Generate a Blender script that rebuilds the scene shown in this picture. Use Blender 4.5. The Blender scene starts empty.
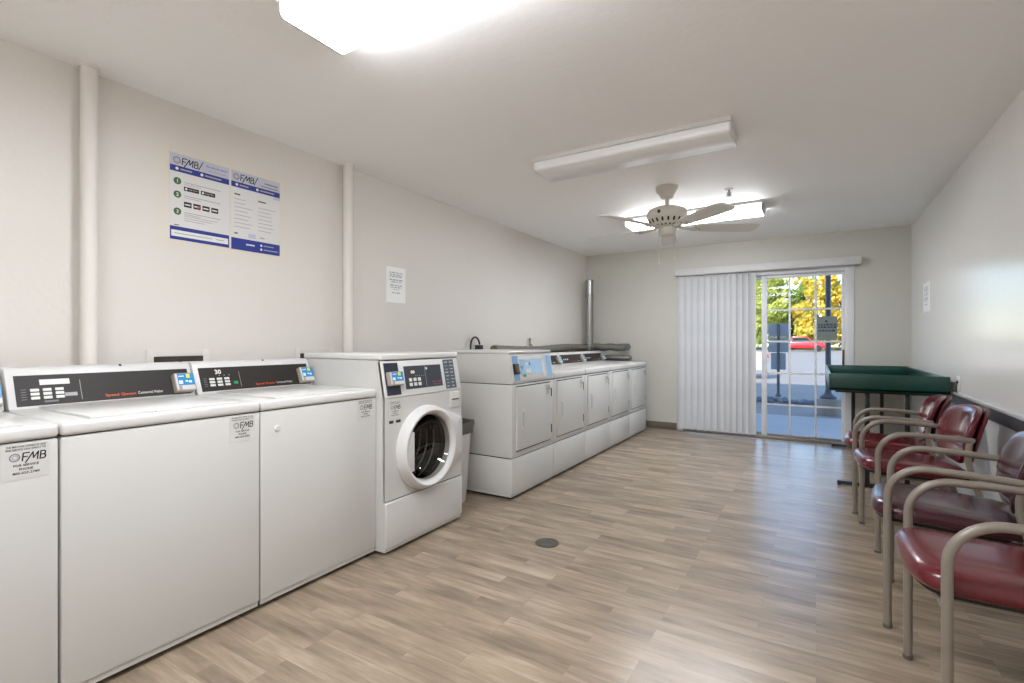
import bpy, bmesh, math, random
from mathutils import Matrix, Vector
C = bpy.context.scene.collection
PI = math.pi
random.seed(7)

# ------------------------------------------------------------------ materials
def lin(c):
    return tuple(((v/255)/12.92 if v/255 <= .04045 else ((v/255+.055)/1.055)**2.4) for v in c)

def pbr(name, rgb, rough=.5, metal=0., spec=.5, coat=0., var=.04, vscale=6., bump=0., bscale=60., trans=0.):
    m = bpy.data.materials.new(name); m.use_nodes = True
    nt = m.node_tree; b = nt.nodes['Principled BSDF']
    c = lin(rgb)
    tc = nt.nodes.new('ShaderNodeTexCoord')
    if var > 0:
        n = nt.nodes.new('ShaderNodeTexNoise'); n.inputs['Scale'].default_value = vscale; n.inputs['Detail'].default_value = 4
        nt.links.new(tc.outputs['Object'], n.inputs['Vector'])
        r = nt.nodes.new('ShaderNodeMix'); r.data_type = 'RGBA'
        r.inputs[6].default_value = tuple(v*(1-var) for v in c)+(1,)
        r.inputs[7].default_value = tuple(min(1, v*(1+var)) for v in c)+(1,)
        nt.links.new(n.outputs['Fac'], r.inputs[0]); nt.links.new(r.outputs[2], b.inputs['Base Color'])
    else:
        b.inputs['Base Color'].default_value = c+(1,)
    b.inputs['Roughness'].default_value = rough; b.inputs['Metallic'].default_value = metal
    b.inputs['Specular IOR Level'].default_value = spec
    b.inputs['Coat Weight'].default_value = coat; b.inputs['Coat Roughness'].default_value = .12
    if bump > 0:
        n2 = nt.nodes.new('ShaderNodeTexNoise'); n2.inputs['Scale'].default_value = bscale; n2.inputs['Detail'].default_value = 3
        nt.links.new(tc.outputs['Object'], n2.inputs['Vector'])
        bp = nt.nodes.new('ShaderNodeBump'); bp.inputs['Strength'].default_value = bump; bp.inputs['Distance'].default_value = .01
        nt.links.new(n2.outputs['Fac'], bp.inputs['Height']); nt.links.new(bp.outputs['Normal'], b.inputs['Normal'])
    return m

def emit(name, rgb, strength):
    m = bpy.data.materials.new(name); m.use_nodes = True
    b = m.node_tree.nodes['Principled BSDF']
    b.inputs['Base Color'].default_value = (.8, .8, .8, 1)
    b.inputs['Emission Color'].default_value = tuple(rgb)+(1,); b.inputs['Emission Strength'].default_value = strength
    return m

def glass_mat(name, tint=(1, 1, 1), refl=.006):
    m = bpy.data.materials.new(name); m.use_nodes = True
    nt = m.node_tree; nt.nodes.clear()
    o = nt.nodes.new('ShaderNodeOutputMaterial'); mx = nt.nodes.new('ShaderNodeMixShader')
    t = nt.nodes.new('ShaderNodeBsdfTransparent'); t.inputs[0].default_value = tuple(tint)+(1,)
    g = nt.nodes.new('ShaderNodeBsdfGlossy'); g.inputs['Roughness'].default_value = .02
    f = nt.nodes.new('ShaderNodeLayerWeight'); f.inputs['Blend'].default_value = .25
    ma = nt.nodes.new('ShaderNodeMath'); ma.operation = 'MULTIPLY_ADD'; ma.inputs[1].default_value = .3; ma.inputs[2].default_value = refl
    nt.links.new(f.outputs['Fresnel'], ma.inputs[0]); nt.links.new(ma.outputs[0], mx.inputs[0])
    nt.links.new(t.outputs[0], mx.inputs[1]); nt.links.new(g.outputs[0], mx.inputs[2]); nt.links.new(mx.outputs[0], o.inputs[0])
    return m

def floor_mat():
    m = bpy.data.materials.new('vinyl_plank'); m.use_nodes = True
    nt = m.node_tree; b = nt.nodes['Principled BSDF']; N = nt.nodes.new; L = nt.links.new
    tc = N('ShaderNodeTexCoord')
    br = N('ShaderNodeTexBrick'); br.offset = .37; br.offset_frequency = 3
    br.inputs['Color1'].default_value = (0, 0, 0, 1); br.inputs['Color2'].default_value = (1, 1, 1, 1); br.inputs['Mortar'].default_value = (.5, .5, .5, 1)
    br.inputs['Scale'].default_value = 1; br.inputs['Mortar Size'].default_value = .0006; br.inputs['Bias'].default_value = 0
    br.inputs['Brick Width'].default_value = .56; br.inputs['Row Height'].default_value = .076
    L(tc.outputs['Object'], br.inputs['Vector'])
    mp = N('ShaderNodeMapping'); mp.inputs['Scale'].default_value = (3.2, 34, 1); L(tc.outputs['Object'], mp.inputs['Vector'])
    # shift the grain per plank
    ad = N('ShaderNodeVectorMath'); ad.operation = 'MULTIPLY_ADD'; ad.inputs[1].default_value = (13, 7, 0); L(br.outputs['Color'], ad.inputs[0]); L(mp.outputs['Vector'], ad.inputs[2])
    g = N('ShaderNodeTexNoise'); g.inputs['Scale'].default_value = 1; g.inputs['Detail'].default_value = 6; g.inputs['Roughness'].default_value = .65; g.inputs['Distortion'].default_value = .6
    L(ad.outputs[0], g.inputs['Vector'])
    mp2 = N('ShaderNodeMapping'); mp2.inputs['Scale'].default_value = (2.2, 8, 1); L(tc.outputs['Object'], mp2.inputs['Vector'])
    ad2 = N('ShaderNodeVectorMath'); ad2.operation = 'MULTIPLY_ADD'; ad2.inputs[1].default_value = (5, 9, 0); L(br.outputs['Color'], ad2.inputs[0]); L(mp2.outputs['Vector'], ad2.inputs[2])
    g2 = N('ShaderNodeTexNoise'); g2.inputs['Scale'].default_value = 1.2; g2.inputs['Detail'].default_value = 3; L(ad2.outputs[0], g2.inputs['Vector'])
    mix = N('ShaderNodeMath'); mix.operation = 'MULTIPLY_ADD'; mix.inputs[1].default_value = .42
    L(g.outputs['Fac'], mix.inputs[0])
    m2 = N('ShaderNodeMath'); m2.operation = 'MULTIPLY'; m2.inputs[1].default_value = .5; L(g2.outputs['Fac'], m2.inputs[0]); L(m2.outputs[0], mix.inputs[2])
    m3 = N('ShaderNodeMath'); m3.operation = 'MULTIPLY_ADD'; m3.inputs[1].default_value = .12; L(br.outputs['Color'], m3.inputs[0]); L(mix.outputs[0], m3.inputs[2])
    cr = N('ShaderNodeValToRGB'); e = cr.color_ramp.elements
    e[0].position = .34; e[0].color = lin((118, 103, 87))+(1,); e[1].position = .74; e[1].color = lin((188, 171, 149))+(1,)
    k = e.new(.55); k.color = lin((154, 137, 117))+(1,)
    L(m3.outputs[0], cr.inputs['Fac'])
    mm = N('ShaderNodeMix'); mm.data_type = 'RGBA'; mm.inputs[7].default_value = lin((120, 105, 90))+(1,)
    mf = N('ShaderNodeMath'); mf.operation = 'MULTIPLY'; mf.inputs[1].default_value = .5; L(br.outputs['Fac'], mf.inputs[0])
    L(mf.outputs[0], mm.inputs[0]); L(cr.outputs['Color'], mm.inputs[6]); L(mm.outputs[2], b.inputs['Base Color'])
    b.inputs['Roughness'].default_value = .27; b.inputs['Specular IOR Level'].default_value = .7
    bp = N('ShaderNodeBump'); bp.inputs['Strength'].default_value = .12; bp.inputs['Distance'].default_value = .004
    L(g.outputs['Fac'], bp.inputs['Height']); L(bp.outputs['Normal'], b.inputs['Normal'])
    return m

def wall_paint(name, rgb, rough=.5, bump=.12, bscale=35, stain=None):
    m = pbr(name, rgb, rough, var=.025, vscale=1.3, bump=bump, bscale=bscale)
    if stain:   # old adhesive: a cream patch with its own outline, around the posters
        nt = m.node_tree; N = nt.nodes.new; L = nt.links.new
        b = nt.nodes['Principled BSDF']; src = b.inputs['Base Color'].links[0].from_socket
        tc = N('ShaderNodeTexCoord'); no = N('ShaderNodeTexNoise'); no.inputs['Scale'].default_value = 7
        L(tc.outputs['Object'], no.inputs['Vector'])
        dv = N('ShaderNodeVectorMath'); dv.operation = 'MULTIPLY_ADD'; dv.inputs[1].default_value = (.1, .1, .1); L(no.outputs['Color'], dv.inputs[0]); L(tc.outputs['Object'], dv.inputs[2])
        sp = N('ShaderNodeSeparateXYZ'); L(dv.outputs[0], sp.inputs[0])
        fs = []
        for ax, c, h in ((1, stain[0]+.05, stain[2]), (2, stain[1]+.05, stain[3])):
            s = N('ShaderNodeMath'); s.operation = 'SUBTRACT'; s.inputs[1].default_value = c; L(sp.outputs[ax], s.inputs[0])
            a = N('ShaderNodeMath'); a.operation = 'ABSOLUTE'; L(s.outputs[0], a.inputs[0])
            r = N('ShaderNodeMapRange'); r.inputs[1].default_value = h; r.inputs[2].default_value = h-.03; L(a.outputs[0], r.inputs[0]); fs.append(r)
        mu = N('ShaderNodeMath'); mu.operation = 'MULTIPLY'; L(fs[0].outputs[0], mu.inputs[0]); L(fs[1].outputs[0], mu.inputs[1])
        m2 = N('ShaderNodeMath'); m2.operation = 'MULTIPLY'; m2.inputs[1].default_value = .3; L(mu.outputs[0], m2.inputs[0])
        x = N('ShaderNodeMix'); x.data_type = 'RGBA'; L(m2.outputs[0], x.inputs[0]); L(src, x.inputs[6]); x.inputs[7].default_value = lin((226, 216, 192))+(1,)
        L(x.outputs[2], b.inputs['Base Color'])
    return m

def leaf_mat(name, c1, c2, scale=.5, thru=.4):
    m = bpy.data.materials.new(name); m.use_nodes = True
    nt = m.node_tree; b = nt.nodes['Principled BSDF']
    tc = nt.nodes.new('ShaderNodeTexCoord'); n = nt.nodes.new('ShaderNodeTexNoise'); n.inputs['Scale'].default_value = scale; n.inputs['Detail'].default_value = 5
    nt.links.new(tc.outputs['Object'], n.inputs['Vector'])
    cr = nt.nodes.new('ShaderNodeValToRGB'); e = cr.color_ramp.elements
    e[0].position = .38; e[0].color = lin(c1)+(1,); e[1].position = .62; e[1].color = lin(c2)+(1,)
    nt.links.new(n.outputs['Fac'], cr.inputs['Fac']); nt.links.new(cr.outputs['Color'], b.inputs['Base Color'])
    b.inputs['Roughness'].default_value = .6
    tr = nt.nodes.new('ShaderNodeBsdfTranslucent'); mx = nt.nodes.new('ShaderNodeMixShader'); mx.inputs[0].default_value = thru
    nt.links.new(cr.outputs['Color'], tr.inputs[0]); o = nt.nodes['Material Output']
    nt.links.new(b.outputs[0], mx.inputs[1]); nt.links.new(tr.outputs[0], mx.inputs[2]); nt.links.new(mx.outputs[0], o.inputs[0])
    return m

M = dict(
    floor=floor_mat(),
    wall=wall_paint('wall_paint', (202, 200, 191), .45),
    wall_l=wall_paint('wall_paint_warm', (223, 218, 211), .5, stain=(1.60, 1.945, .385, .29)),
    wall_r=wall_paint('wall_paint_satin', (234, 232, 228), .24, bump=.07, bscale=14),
    ceil=wall_paint('ceiling_paint', (250, 249, 247), .6),
    pipe_paint=pbr('painted_pipe', (226, 220, 213), .45, var=.03),
    base=pbr('brown_vinyl_base', (104, 94, 84), .4, var=.12, vscale=4),
    rail=pbr('rail_paint', (196, 196, 194), .35),
    rail_dark=pbr('rail_lower_band', (72, 72, 78), .35),  # darker band under the pale lip of the rail
    enamel=pbr('white_enamel', (216, 215, 212), .28, coat=.25, var=.012, vscale=2.5),
    enamel2=pbr('white_enamel_plain', (206, 205, 201), .36, coat=.1, var=.012, vscale=2.5),
    plastic=pbr('white_plastic', (214, 213, 211), .4, var=.02),
    gap=pbr('dark_gap', (30, 29, 28), .7, var=0),
    rubber=pbr('black_rubber', (22, 22, 23), .55, var=0),
    black=pbr('black_panel', (46, 42, 40), .5, spec=.3, var=.1),
    navy=pbr('dark_blue_panel', (30, 36, 52), .35, var=.1),
    slate=pbr('slate_panel', (50, 54, 62), .35, var=.1),
    label_grey=pbr('label_grey', (74, 82, 92), .4, var=.2, vscale=80),
    ink=pbr('black_ink', (34, 33, 35), .6, var=0),
    ink_soft=pbr('grey_ink', (120, 120, 126), .6, var=0),
    ink_pale=pbr('pale_grey_ink', (168, 168, 172), .6, var=0),
    sticker=pbr('sticker_white', (210, 209, 206), .4, var=0),
    orange=pbr('orange_print', (222, 92, 44), .5, var=0),
    red_print=pbr('red_print', (206, 60, 52), .5, var=0),
    white_print=pbr('white_print', (232, 232, 228), .5, var=0),
    btn=pbr('button_white', (222, 222, 216), .4, var=0),
    cardblue=pbr('reader_blue', (28, 138, 200), .35, var=.08, vscale=40),
    yellow=pbr('yellow_print', (228, 216, 70), .5, var=0),
    green_led=pbr('green_indicator', (40, 150, 90), .4, var=0),
    amber=emit('amber_digits', lin((225, 190, 20)), .35),
    case=pbr('reader_case', (168, 160, 148), .4, var=.08),
    panelblue=pbr('panel_blue', (106, 148, 192), .3, coat=.3, var=.06),
    panelblue2=pbr('panel_pale_blue', (134, 162, 192), .25, coat=.4, var=.15, vscale=12),
    bronze=pbr('bronze_reader', (92, 84, 70), .3, metal=.5, var=.1),
    steel=pbr('steel', (150, 150, 150), .25, metal=1, var=.1, vscale=20),
    drum=pbr('drum_steel', (120, 116, 112), .22, metal=1, var=.2, vscale=30),
    galv=pbr('galvanised', (166, 166, 162), .28, metal=1, var=.12, vscale=18),
    flex=pbr('grey_duct_wrap', (126, 122, 114), .5, metal=.4, var=.12, vscale=14),
    foil=pbr('duct_foil', (132, 132, 126), .4, metal=.7, var=.15, vscale=25),
    blue_ink=pbr('poster_blue', (40, 56, 140), .5, var=0),
    lilac=pbr('poster_lilac', (196, 197, 210), .5, var=.1, vscale=14),
    paper=pbr('paper', (222, 221, 219), .6, var=.01),
    poster_green=pbr('poster_green', (62, 104, 62), .5, var=0),
    notice=pbr('notice_paper', (246, 247, 245), .6, var=.01),
    card_red=pbr('card_red', (190, 70, 40), .5, var=0),
    vinyl=pbr('burgundy_vinyl', (94, 13, 26), .26, coat=.4, var=.1, vscale=8, bump=.05, bscale=220),
    vinyl_plum=pbr('plum_vinyl', (62, 22, 34), .26, coat=.4, var=.1, vscale=8, bump=.05, bscale=220),
    shell=pbr('burgundy_shell', (86, 12, 24), .32, coat=.2, var=.06),
    taupe=pbr('taupe_metal', (138, 129, 118), .35, metal=.15, var=.04),
    tgreen=pbr('green_laminate', (10, 64, 55), .3, coat=.1, var=.08),
    tblack=pbr('black_steel', (26, 26, 30), .35, var=.05),
    fan=pbr('fan_cream', (218, 214, 203), .45, var=.03),
    fanblade=pbr('fan_blade', (228, 226, 221), .5, var=.03),
    lamp_house=pbr('lamp_housing', (214, 212, 208), .45, var=.01),
    lamp_off=pbr('lamp_lens_off', (244, 244, 243), .22, var=.02, vscale=3),
    lamp_on=emit('lamp_lens_lit', (.97, 1.0, 1.06), 33.0), lamp_side=emit('lamp_lens_side', (.97, 1.0, 1.06), 26.0),
    vane=leaf_mat('blind_vane', (224, 224, 224), (230, 230, 230), 3, .18),
    pvc=pbr('white_vinyl_frame', (224, 224, 226), .35, var=.01),
    alu=pbr('threshold_alu', (150, 145, 138), .4, metal=.4, var=.06),
    bronze_h=pbr('handle_bronze', (96, 80, 66), .4, metal=.3, var=.05),
    pane=glass_mat('clear_pane'),
    doorglass=glass_mat('washer_window', (.55, .53, .5), .05),
    bag=pbr('grey_bag', (96, 94, 92), .4, var=.2, vscale=20),
    asphalt=pbr('asphalt', (150, 144, 136), .8, var=.12, vscale=.7, bump=.2, bscale=40),
    walk=pbr('concrete_walk', (182, 182, 180), .8, var=.08, vscale=1.5),
    grass=pbr('lawn', (150, 150, 82), .9, var=.25, vscale=.6),
    facade=pbr('facade_stucco', (150, 140, 128), .8, var=.05),
    polem=pbr('post_dark', (92, 98, 104), .5, var=.1),
    signback=pbr('sign_back', (178, 186, 192), .5, metal=.0, var=.08),
    signolive=pbr('sign_olive', (186, 178, 150), .6, var=.12, vscale=20),
    concrete=pbr('concrete_base', (160, 158, 152), .8, var=.12, vscale=6),
    rock=pbr('rock', (128, 134, 142), .8, var=.3, vscale=8),
    carred=pbr('car_red', (200, 24, 36), .25, coat=.6, var=.02),
    carwhite=pbr('car_white', (224, 226, 230), .25, coat=.6, var=.02),
    carglass=pbr('car_glass', (40, 56, 60), .1, var=0),
    tyre=pbr('tyre', (30, 30, 32), .7, var=0),
    bark=pbr('bark', (84, 70, 56), .8, var=.2),
    plug=pbr('plug_black', (28, 26, 24), .4, var=0),
    dark_void=pbr('box_dark', (62, 56, 48), .7, var=.1),
)
PLANT = [leaf_mat('leaf_yellow', (176, 172, 70), (246, 220, 96)), leaf_mat('leaf_lime', (140, 162, 70), (220, 224, 116)),
         leaf_mat('leaf_green', (100, 134, 62), (176, 194, 98)), leaf_mat('leaf_gold', (206, 172, 66), (248, 220, 110))]

# ------------------------------------------------------------------ mesh builder
_txt = {}
def text_polys(s, bold=0., shear=0.):
    k = (s, bold, shear)
    if k not in _txt:
        cu = bpy.data.curves.new('t', 'FONT'); cu.body = s; cu.align_x = 'CENTER'; cu.align_y = 'CENTER'
        cu.offset = bold; cu.shear = shear; cu.resolution_u = 2; cu.fill_mode = 'FRONT'
        o = bpy.data.objects.new('t', cu); C.objects.link(o)
        dg = bpy.context.evaluated_depsgraph_get(); me = bpy.data.meshes.new_from_object(o.evaluated_get(dg))
        vs = [v.co.copy() for v in me.vertices]; fs = [tuple(p.vertices) for p in me.polygons]
        bpy.data.objects.remove(o); bpy.data.curves.remove(cu); bpy.data.meshes.remove(me)
        if vs:
            x0 = min(v.x for v in vs); x1 = max(v.x for v in vs); y0 = min(v.y for v in vs); y1 = max(v.y for v in vs)
        else: x0 = y0 = 0; x1 = y1 = 1
        _txt[k] = (vs, fs, x0, x1, y0, y1)
    return _txt[k]

def fr(o, ex=(0, 1, 0), ey=(0, 0, 1)):
    ex = Vector(ex).normalized(); ey = Vector(ey).normalized(); ez = ex.cross(ey)
    m = Matrix.Identity(4)
    for i in range(3):
        m[i][0] = ex[i]; m[i][1] = ey[i]; m[i][2] = ez[i]; m[i][3] = o[i]
    return m

class MB:
    def __init__(s): s.bm = bmesh.new(); s.mats = []
    def mi(s, m):
        m = M[m] if isinstance(m, str) else m
        if m not in s.mats: s.mats.append(m)
        return s.mats.index(m)
    def merge(s, b, m, T=None):
        i = s.mi(m)
        if T is not None: bmesh.ops.transform(b, matrix=T, verts=b.verts)
        vm = {}
        for v in b.verts: vm[v] = s.bm.verts.new(v.co)
        for f in b.faces:
            try:
                n = s.bm.faces.new([vm[v] for v in f.verts]); n.material_index = i
            except ValueError: pass
        b.free()
    def raw(s, vs, fs, m, T=None):
        i = s.mi(m); vv = [s.bm.verts.new(T @ Vector(v) if T is not None else Vector(v)) for v in vs]
        for f in fs:
            try:
                n = s.bm.faces.new([vv[k] for k in f]); n.material_index = i
            except ValueError: pass
    def box(s, x0, x1, y0, y1, z0, z1, m, bev=0., seg=2, T=None, only=None):
        b = bmesh.new(); bmesh.ops.create_cube(b, size=1)
        for v in b.verts: v.co = Vector(((x0+x1)/2+v.co.x*(x1-x0), (y0+y1)/2+v.co.y*(y1-y0), (z0+z1)/2+v.co.z*(z1-z0)))
        if bev > 0:
            es = b.edges[:] if only is None else [e for e in b.edges if only(e)]
            bmesh.ops.bevel(b, geom=es, offset=bev, segments=seg, affect='EDGES', profile=.5)
        s.merge(b, m, T)
    def tube(s, pts, r, m, n=12, cap=True, T=None):
        pts = [Vector(p) for p in pts]; vs = []; fs = []
        rr = r if isinstance(r, (list, tuple)) else [r]*len(pts)
        t0 = (pts[1]-pts[0]).normalized(); up = Vector((0, 0, 1)) if abs(t0.z) < .9 else Vector((0, 1, 0))
        a = t0.cross(up).normalized()
        for k, p in enumerate(pts):
            if k == 0: t = t0
            elif k == len(pts)-1: t = (pts[k]-pts[k-1]).normalized()
            else: t = ((pts[k]-pts[k-1]).normalized()+(pts[k+1]-pts[k]).normalized()).normalized()
            a = (a-t*a.dot(t)).normalized(); bb = t.cross(a)
            for j in range(n):
                q = 2*PI*j/n; vs.append(p+(a*math.cos(q)+bb*math.sin(q))*rr[k])
        for k in range(len(pts)-1):
            for j in range(n):
                fs.append((k*n+j, k*n+(j+1) % n, (k+1)*n+(j+1) % n, (k+1)*n+j))
        if cap:
            fs.append(tuple(range(n))[::-1]); fs.append(tuple((len(pts)-1)*n+j for j in range(n)))
        s.raw(vs, fs, m, T)
    def lathe(s, prof, m, n=32, T=None, cap=True):   # prof (r, z) revolved about z
        vs = []; fs = []
        for r, z in prof:
            for j in range(n): q = 2*PI*j/n; vs.append((r*math.cos(q), r*math.sin(q), z))
        for k in range(len(prof)-1):
            for j in range(n): fs.append((k*n+j, k*n+(j+1) % n, (k+1)*n+(j+1) % n, (k+1)*n+j))
        if cap and prof[0][0] > 1e-5: fs.append(tuple(range(n))[::-1])
        if cap and prof[-1][0] > 1e-5: fs.append(tuple((len(prof)-1)*n+j for j in range(n)))
        b = bmesh.new(); vv = [b.verts.new(v) for v in vs]
        for f in fs:
            try: b.faces.new([vv[k] for k in f])
            except ValueError: pass
        bmesh.ops.remove_doubles(b, verts=b.verts, dist=1e-6)
        s.merge(b, m, T)
    def prism(s, poly, h0, h1, m, T=None, bev=0., seg=2):   # poly in local xy, extruded along local z
        n = len(poly); b = bmesh.new()
        lo = [b.verts.new((p[0], p[1], h0)) for p in poly]; hi = [b.verts.new((p[0], p[1], h1)) for p in poly]
        b.faces.new(lo[::-1]); b.faces.new(hi)
        for k in range(n): b.faces.new((lo[k], lo[(k+1) % n], hi[(k+1) % n], hi[k]))
        bmesh.ops.recalc_face_normals(b, faces=b.faces)
        if bev > 0: bmesh.ops.bevel(b, geom=b.edges[:], offset=bev, segments=seg, affect='EDGES', profile=.5)
        s.merge(b, m, T)
    def rect(s, T, u0, v0, u1, v1, m, h=.0006):
        s.raw([(u0, v0, h), (u1, v0, h), (u1, v1, h), (u0, v1, h)], [(0, 1, 2, 3)], m, T)
    def disc(s, T, u, v, r, m, h=.0008, n=20, r2=0.):
        if r2 <= 0: s.raw([(u+r*math.cos(2*PI*k/n), v+r*math.sin(2*PI*k/n), h) for k in range(n)], [tuple(range(n))], m, T)
        else:
            vs = [(u+q*math.cos(2*PI*k/n), v+q*math.sin(2*PI*k/n), h) for q in (r, r2) for k in range(n)]
            s.raw(vs, [(k, (k+1) % n, n+(k+1) % n, n+k) for k in range(n)], m, T)
    def text(s, T, u, v, st, hgt, m, width=None, bold=0., shear=0., h=.0012, rot=0.):
        vs, fs, x0, x1, y0, y1 = text_polys(st, bold, shear)
        sy = hgt/max(1e-6, (y1-y0)); sx = sy if width is None else width/max(1e-6, (x1-x0))
        cx = (x0+x1)/2; cy = (y0+y1)/2; cr, sr = math.cos(rot), math.sin(rot); out = []
        for p in vs:
            a = (p.x-cx)*sx; b_ = (p.y-cy)*sy
            out.append((u+a*cr-b_*sr, v+a*sr+b_*cr, h))
        s.raw(out, fs, m, T)
    def build(s, name, parent=None, loc=None, smooth=True, angle=35, mod=None):
        bmesh.ops.recalc_face_normals(s.bm, faces=[f for f in s.bm.faces if False] or [])
        me = bpy.data.meshes.new(name); s.bm.to_mesh(me); s.bm.free()
        for m in s.mats: me.materials.append(m)
        if smooth:
            me.shade_smooth()
            me.set_sharp_from_angle(angle=math.radians(angle))
        o = bpy.data.objects.new(name, me); C.objects.link(o)
        if parent is not None: o.parent = parent
        if loc is not None: o.location = loc
        return o

def thing(name, label, cat, loc=(0, 0, 0), group=None, rz=0):
    o = bpy.data.objects.new(name, None); C.objects.link(o); o.location = loc; o.rotation_euler = (0, 0, rz)
    o.empty_display_size = .1
    return tag(o, label, cat, group)
def tag(o, label, cat, group=None):
    o['label'] = label; o['category'] = cat
    if group: o['group'] = group
    elif 'group' in o: del o['group']
    return o
def struct(o): o['kind'] = 'structure'; return o
def copy_tree(o, parent=None):
    c = o.copy(); C.objects.link(c)
    if parent is not None: c.parent = parent
    for ch in list(o.children): copy_tree(ch, c)
    return c

XL, XR, YB, YF, ZC = -2.89, .88, 6.83, -2.4, 2.44
# door opening
DX0, DX1, DZ = -1.53, .33, 2.03

# ------------------------------------------------------------------ room shell
b = MB(); b.box(XL-.15, XR+.15, YF-.15, YB+.1, -.1, 0, 'floor'); struct(b.build('floor', smooth=False))
b = MB(); b.box(XL-.15, XR+.15, YF-.15, YB+.14, ZC, ZC+.12, 'ceil'); struct(b.build('ceiling', smooth=False))
b = MB(); b.box(XL-.15, XL, YF-.15, YB+.14, 0, ZC, 'wall_l'); struct(b.build('wall_left', smooth=False))
b = MB(); b.box(XR, XR+.15, YF-.15, YB+.14, 0, ZC, 'wall_r'); struct(b.build('wall_right', smooth=False))
b = MB(); b.box(XL, XR, YF-.15, YF, 0, ZC, 'wall'); struct(b.build('wall_front', smooth=False))
def holed(b, x0, x1, y0, y1, z0, z1, m):
    b.box(x0, DX0, y0, y1, z0, z1, m); b.box(DX1, x1, y0, y1, z0, z1, m); b.box(DX0, DX1, y0, y1, DZ, z1, m)
b = MB(); holed(b, XL, XR, YB, YB+.14, 0, ZC, 'wall'); struct(b.build('wall_back', smooth=False))
b = MB(); holed(b, -14, 14, YB+.15, YB+.27, -.12, 7.1, 'facade'); struct(b.build('wall_outside', smooth=False))  # unseen facade, added wide and tall to shade the ground outside
b = MB(); b.box(XL, DX0-.06, YB-.008, YB, 0, .095, 'base', .003); b.box(DX1+.06, XR, YB-.008, YB, 0, .095, 'base', .003); struct(b.build('baseboard_back'))
b = MB(); b.box(XR-.008, XR, YF, YB-.008, 0, .095, 'base', .003); struct(b.build('baseboard_right'))
b = MB(); b.box(XL, XL+.008, YF, YB-.008, 0, .095, 'base', .003); struct(b.build('baseboard_left'))
b = MB(); b.box(XR-.020, XR, YF, YB-.01, .795, .812, 'rail', .004); b.box(XR-.014, XR, YF, YB-.01, .725, .795, 'rail_dark', .004); struct(b.build('trim_1'))

# sliding glass door
def door():
    e = bpy.data.objects.new('door_1', None); C.objects.link(e); e.location = (0, YB, 0); struct(e)
    f = MB()
    f.box(DX0-.05, DX0+.02, -.012, .15, 0, DZ+.05, 'pvc', .004); f.box(DX1-.05, DX1+.04, -.012, .15, 0, DZ+.05, 'pvc', .004)
    f.box(DX0+.02, DX1-.05, -.012, .15, DZ-.035, DZ+.05, 'pvc', .004)
    f.build('frame', e)
    t = MB(); t.box(DX0+.02, DX1-.05, -.01, .15, 0.001, .028, 'alu', .004); t.box(DX0+.02, DX1-.05, .035, .05, .028, .04, 'alu'); t.build('threshold', e)
    for nm, x0, x1, y in (('sliding_panel', -.575, DX1-.05, .05), ('fixed_panel', DX0+.02, -.56, .095)):
        p = MB(); s0 = .06 if nm == 'sliding_panel' else .04; s1 = .028 if nm == 'sliding_panel' else .012
        p.box(x0, x0+s0, y-.018, y+.018, .03, DZ-.035, 'pvc', .004); p.box(x1-s1, x1, y-.018, y+.018, .03, DZ-.035, 'pvc', .004)
        p.box(x0+s0, x1-s1, y-.018, y+.018, 1.955, DZ-.035, 'pvc', .004); p.box(x0+s0, x1-s1, y-.018, y+.018, .03, .055, 'alu', .004)
        po = p.build(nm, e)
        g = MB(); g.box(x0+s0-.005, x1-s1+.005, y-.004, y+.004, .05, 1.96, 'pane'); g.build('pane', po, smooth=False)
        a, c = x0+s0, x1-s1
        if nm == 'sliding_panel':
            k = MB()
            for i in (1, 2):
                x = a+(c-a)*i/3+(-.012 if i == 1 else 0); k.box(x-.011, x+.011, y-.012, y-.005, .055, 1.955, 'pvc', .002)
            for i in range(1, 5):
                z = .03+.384*i; k.box(a, c, y-.011, y-.0045, z-.011, z+.011, 'pvc', .002)
            k.build('muntin_grid', po)
            h = MB(); h.box(x1-.024, x1-.004, y-.05, y-.03, .90, 1.09, 'bronze_h', .006); h.box(x1-.022, x1-.008, y-.032, y-.017, .91, .93, 'bronze_h'); h.box(x1-.022, x1-.008, y-.032, y-.017, 1.06, 1.08, 'bronze_h')
            h.build('handle', po)
door()

# vertical blind
v = thing('vertical_blind', 'white vertical blind drawn over the left half of the sliding glass door', 'blind', (-.58, YB, 0))
b = MB(); b.box(-1.007, 1.01, -.11, -.095, 2.045, 2.135, 'plastic', .004); b.box(-1.007, 1.01, -.095, -.002, 2.12, 2.135, 'plastic', .003)
b.box(-1.007, -.995, -.095, -.002, 2.045, 2.12, 'plastic'); b.box(.998, 1.01, -.095, -.002, 2.045, 2.12, 'plastic'); b.build('valance', v)
b = MB(); b.box(-.98, .98, -.07, -.045, 2.06, 2.1, 'plastic', .003); b.build('headrail', v)
def vane(b):
    n = 8; w = .094
    vs = []; fs = []
    for k in range(n+1):
        a = (k/n-.5); x = a*w; y = .014*(1-(2*a)**2)
        for z in (0, 2.0): vs += [(x, y, z), (x, y+.0012, z)]
    for k in range(n):
        q = 4*k; fs += [(q, q+4, q+6, q+2), (q+1, q+3, q+7, q+5), (q, q+1, q+5, q+4), (q+2, q+6, q+7, q+3)]
    fs += [(0, 2, 3, 1), (4*n, 4*n+1, 4*n+3, 4*n+2)]
    b.raw(vs, fs, 'vane')
first = None
VX = [-.925, -.85, -.77, -.69, -.61, -.53, -.45, -.37, -.30, -.23, -.16, -.09]
for i, x in enumerate(VX):
    if first is None:
        b = MB(); vane(b); first = b.build('vane', v); o = first
    else:
        o = first.copy(); C.objects.link(o)
    o.location = (x+.0, -.062, .035); o.rotation_euler = (0, 0, math.radians(26 if i not in (7, 8) else 12))

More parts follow.
